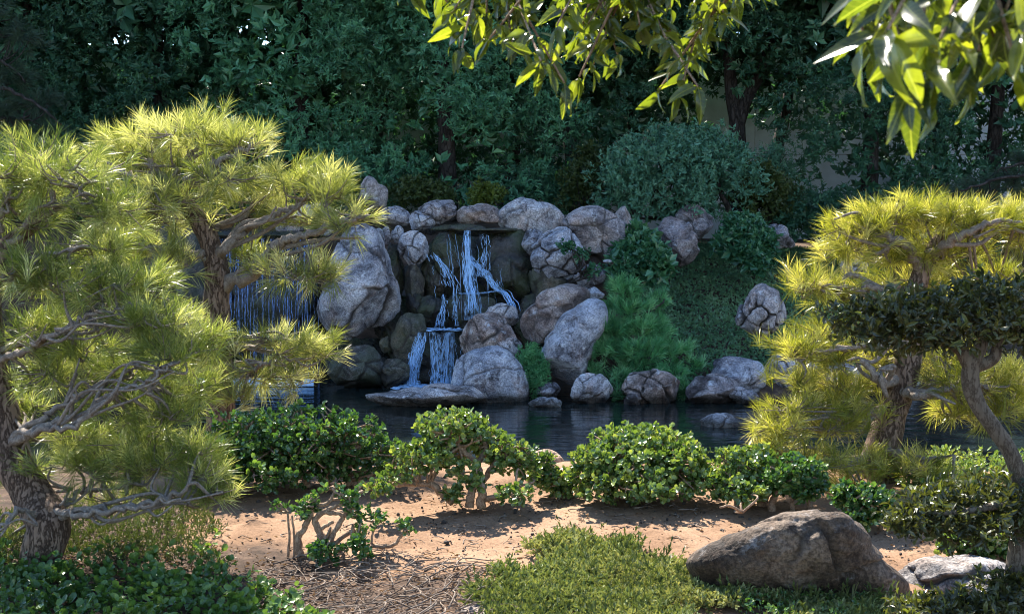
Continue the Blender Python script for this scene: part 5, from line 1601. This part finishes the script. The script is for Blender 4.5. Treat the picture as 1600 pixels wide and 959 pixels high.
pts, rng = scatter([(745, 905), (800, 880), (870, 860), (960, 864), (1040, 882), (1085, 905), (1130, 930), (1260, 940), (1390, 945), (1500, 1010), (770, 1010), (760, 940), (800, 915)], -0.6, 2.4, 5.9, 8.6, 11500, 951, 22)
pts = pts[fbm(pts * 2.4 + 3, 3, 71) > -0.3]
cover('succulent_groundcover', 'yellow green low succulent carpet in the sunny foreground', 'ground cover', pts, rng, 'sedum', 8, 0.033, 0.42, KITE, 0.045, (8, 60), 0.05, 4)
q_ = pts[::16]
cover('loose_sprigs', 'taller loose sprigs standing out of the succulent carpet', 'ground cover', q_, rng, 'herb', 10, 0.045, 0.3, KITE, 0.11, (5, 60), 0.03, 14)
pts, rng = scatter([(-40, 885), (100, 878), (300, 892), (400, 915), (490, 950), (520, 1010), (-40, 1010)], -3.6, 0.2, 5.9, 8.2, 800, 952, 34)
cover('leafy_groundcover', 'dark round leaved creeping plants under the big pine', 'ground cover', pts, rng, 'ivy', 5, 0.037, 0.85, ROUND, 0.10, (25, 85), 0.06, 5)
pts, rng = scatter([(-60, 830), (120, 800), (250, 795), (340, 820), (360, 862), (310, 892), (60, 895), (-60, 900)], -4.5, -1.2, 7.4, 9.6, 2200, 953, 20)
cover('fine_herb_patch', 'straw green fine leaved herb patch behind the big pine trunk', 'ground cover', pts, rng, 'herb', 8, 0.032, 0.25, KITE, 0.06, (8, 65), 0.05, 6)
pts, rng = scatter([(1000, 430), (1020, 392), (1100, 372), (1380, 362), (1380, 420), (1330, 600), (1230, 600), (1190, 600), (1100, 590), (1000, 600)], 1.0, 6.5, 18.2, 26.5, 22000, 954, 6)
cover('creeping_groundcover', 'green creeping carpet covering the shaded far slope', 'ground cover', pts, rng, 'creeper', 3, 0.056, 0.6, KITE, 0.045, (25, 78), 0.05, 7)
pts, rng = scatter([(1120, 905), (1300, 912), (1380, 940), (1380, 1000), (1200, 1000)], 0.8, 2.2, 6.0, 7.4, 420, 957, 10)
cover('weed_patch', 'bright green weeds at the foot of the large tan boulder', 'ground cover', pts, rng, 'jade_dark', 5, 0.03, 0.6, ROUND, 0.07, (20, 80), 0.03, 8)
pts, rng = scatter([(1395, 735), (1700, 735), (1700, 880), (1560, 870), (1470, 800), (1400, 765)], 2.2, 5.2, 7.6, 10.0, 1500, 958, 12)
cover('shore_groundcover', 'olive green low plants along the shore below the golden pine', 'ground cover', pts, rng, 'jade', 5, 0.035, 0.6, ROUND, 0.09, (20, 80), 0.06, 9)


def sticks(name, label, poly, rect, n, seed, Ls, r, mat, flat=0.04):
    pts, rng = scatter(poly, *rect, n, seed, 14)
    mb = MB()
    for p in pts:
        L = rng.uniform(*Ls)
        a = rng.normal() * 0.8 + (0 if rng.random() < 0.75 else 1.4)
        d = np.array([math.cos(a), math.sin(a), 0]) * L / 2
        b = np.array([-d[1], d[0], 0]) * rng.normal() * 0.35
        q = np.array([p - d, p - d * 0.3 + b, p + d * 0.4 - b * 0.6, p + d])
        q[:, 2] = ground_z(q[:, 0], q[:, 1]) + rng.uniform(0.004, flat) + np.array([0, 1, 0.6, 0]) * rng.uniform(0, flat)
        mb.add(*tube(spline(q, 3), [r * rng.uniform(0.4, 1.3), r * 0.35], 5))
    return tag(mb.build(name, M[mat], smooth_shade=True, stuff=True), label, 'twigs')


sticks('dead_twigs', 'tangle of dead grey twigs lying on the soil in the foreground', [(400, 890), (520, 872), (760, 885), (800, 920), (790, 1010), (480, 1010), (420, 940)], (-2.0, 0.2, 6.0, 8.2), 330, 961, (0.05, 0.4), 0.0042, 'twig')
sticks('ground_litter', 'scattered bits of bark and sticks over the sand', [(330, 800), (700, 760), (1120, 780), (1150, 850), (800, 860), (500, 900), (330, 900)], (-3, 1.6, 7.2, 9.8), 170, 962, (0.03, 0.14), 0.004, 'twig', 0.012)

pts, rng = scatter([(-40, 860), (330, 840), (460, 880), (800, 880), (780, 1010), (-40, 1010)], -3.6, 0.4, 5.9, 8.6, 2600, 963, 14)
pt2, _ = scatter([(330, 760), (620, 730), (1120, 770), (1480, 830), (1480, 900), (1150, 870), (800, 880), (330, 900)], -3, 3.2, 7.0, 10, 700, 966, 10)
pts = np.vstack([pts, pt2])
mb = MB()
V, T = leaves(pts + np.array([0, 0, 0.012]), rng.normal(size=pts.shape) * np.array([1, 1, 0.25]), np.array([0, 0, 1.0]) + 0.5 * rng.normal(size=pts.shape), rng.uniform(0.012, 0.045, len(pts)), rng.uniform(0.006, 0.018, len(pts)), KITE)
mb.add(V, T, np.repeat(rng.random(len(pts)), 4))
tag(mb.build('leaf_litter', M['needles_dead'], stuff=True), 'brown fallen leaves and chaff on the dark soil', 'leaf litter')

pts, rng = scatter([(330, 770), (620, 740), (1120, 770), (1480, 830), (1480, 900), (1150, 870), (800, 870), (500, 900), (330, 900)], -3, 3.2, 7.0, 10, 900, 964, 10)
mb = MB()
V0, T0 = ico(1)
for p in pts:
    s = rng.uniform(0.002, 0.008) * (1 + 1.5 * (rng.random() < 0.06))
    mb.add(p + np.array([0, 0, s * 0.3]) + V0 * s * rng.uniform(0.6, 1.3, 3), T0)
tag(mb.build('sand_grit', M['sandstone'], smooth_shade=True, stuff=True), 'small grit and pebbles on the pale sand', 'grit')


def grass_tuft(label, px, py, d, n, L, seed, mat='herb'):
    rng = rng_of(seed)
    b = P(px, py, d)
    b[2] = float(ground_z(b[0], b[1]))
    mb = MB()
    for _ in range(n):
        a = rng.uniform(0, 2 * np.pi)
        h = np.array([math.cos(a), math.sin(a), 0])
        ll = L * rng.uniform(0.6, 1.2)
        p = spline([b + h * 0.01, b + h * ll * 0.25 + np.array([0, 0, ll * 0.6]), b + h * ll * 0.7 + np.array([0, 0, ll * 0.85])], 5)
        w = 0.004 * np.array([1, .95, .9, .8, .7, .6, .5, .4, .3, .2, .05])[:len(p), None]
        s = np.cross(h, [0, 0, 1.0])
        V = np.stack([p - s * w, p + s * w], 1).reshape(-1, 3)
        i = np.arange(len(p) - 1) * 2
        mb.add(V, np.vstack([np.stack([i, i + 1, i + 3], 1), np.stack([i, i + 3, i + 2], 1)]), 0.9)
    return tag(mb.build('grass_tuft', M[mat], origin=b, smooth_shade=True), label, 'grass')


grass_tuft('loose grass blades at the lit end of the large tan boulder', 1105, 885, 7.25, 9, 0.2, 971)
grass_tuft('thin grass tuft before the shaded face of the large tan boulder', 1245, 925, 6.8, 6, 0.2, 972)
grass_tuft('grass tuft between the large tan boulder and the grey craggy rock', 1330, 935, 6.8, 8, 0.2, 973)
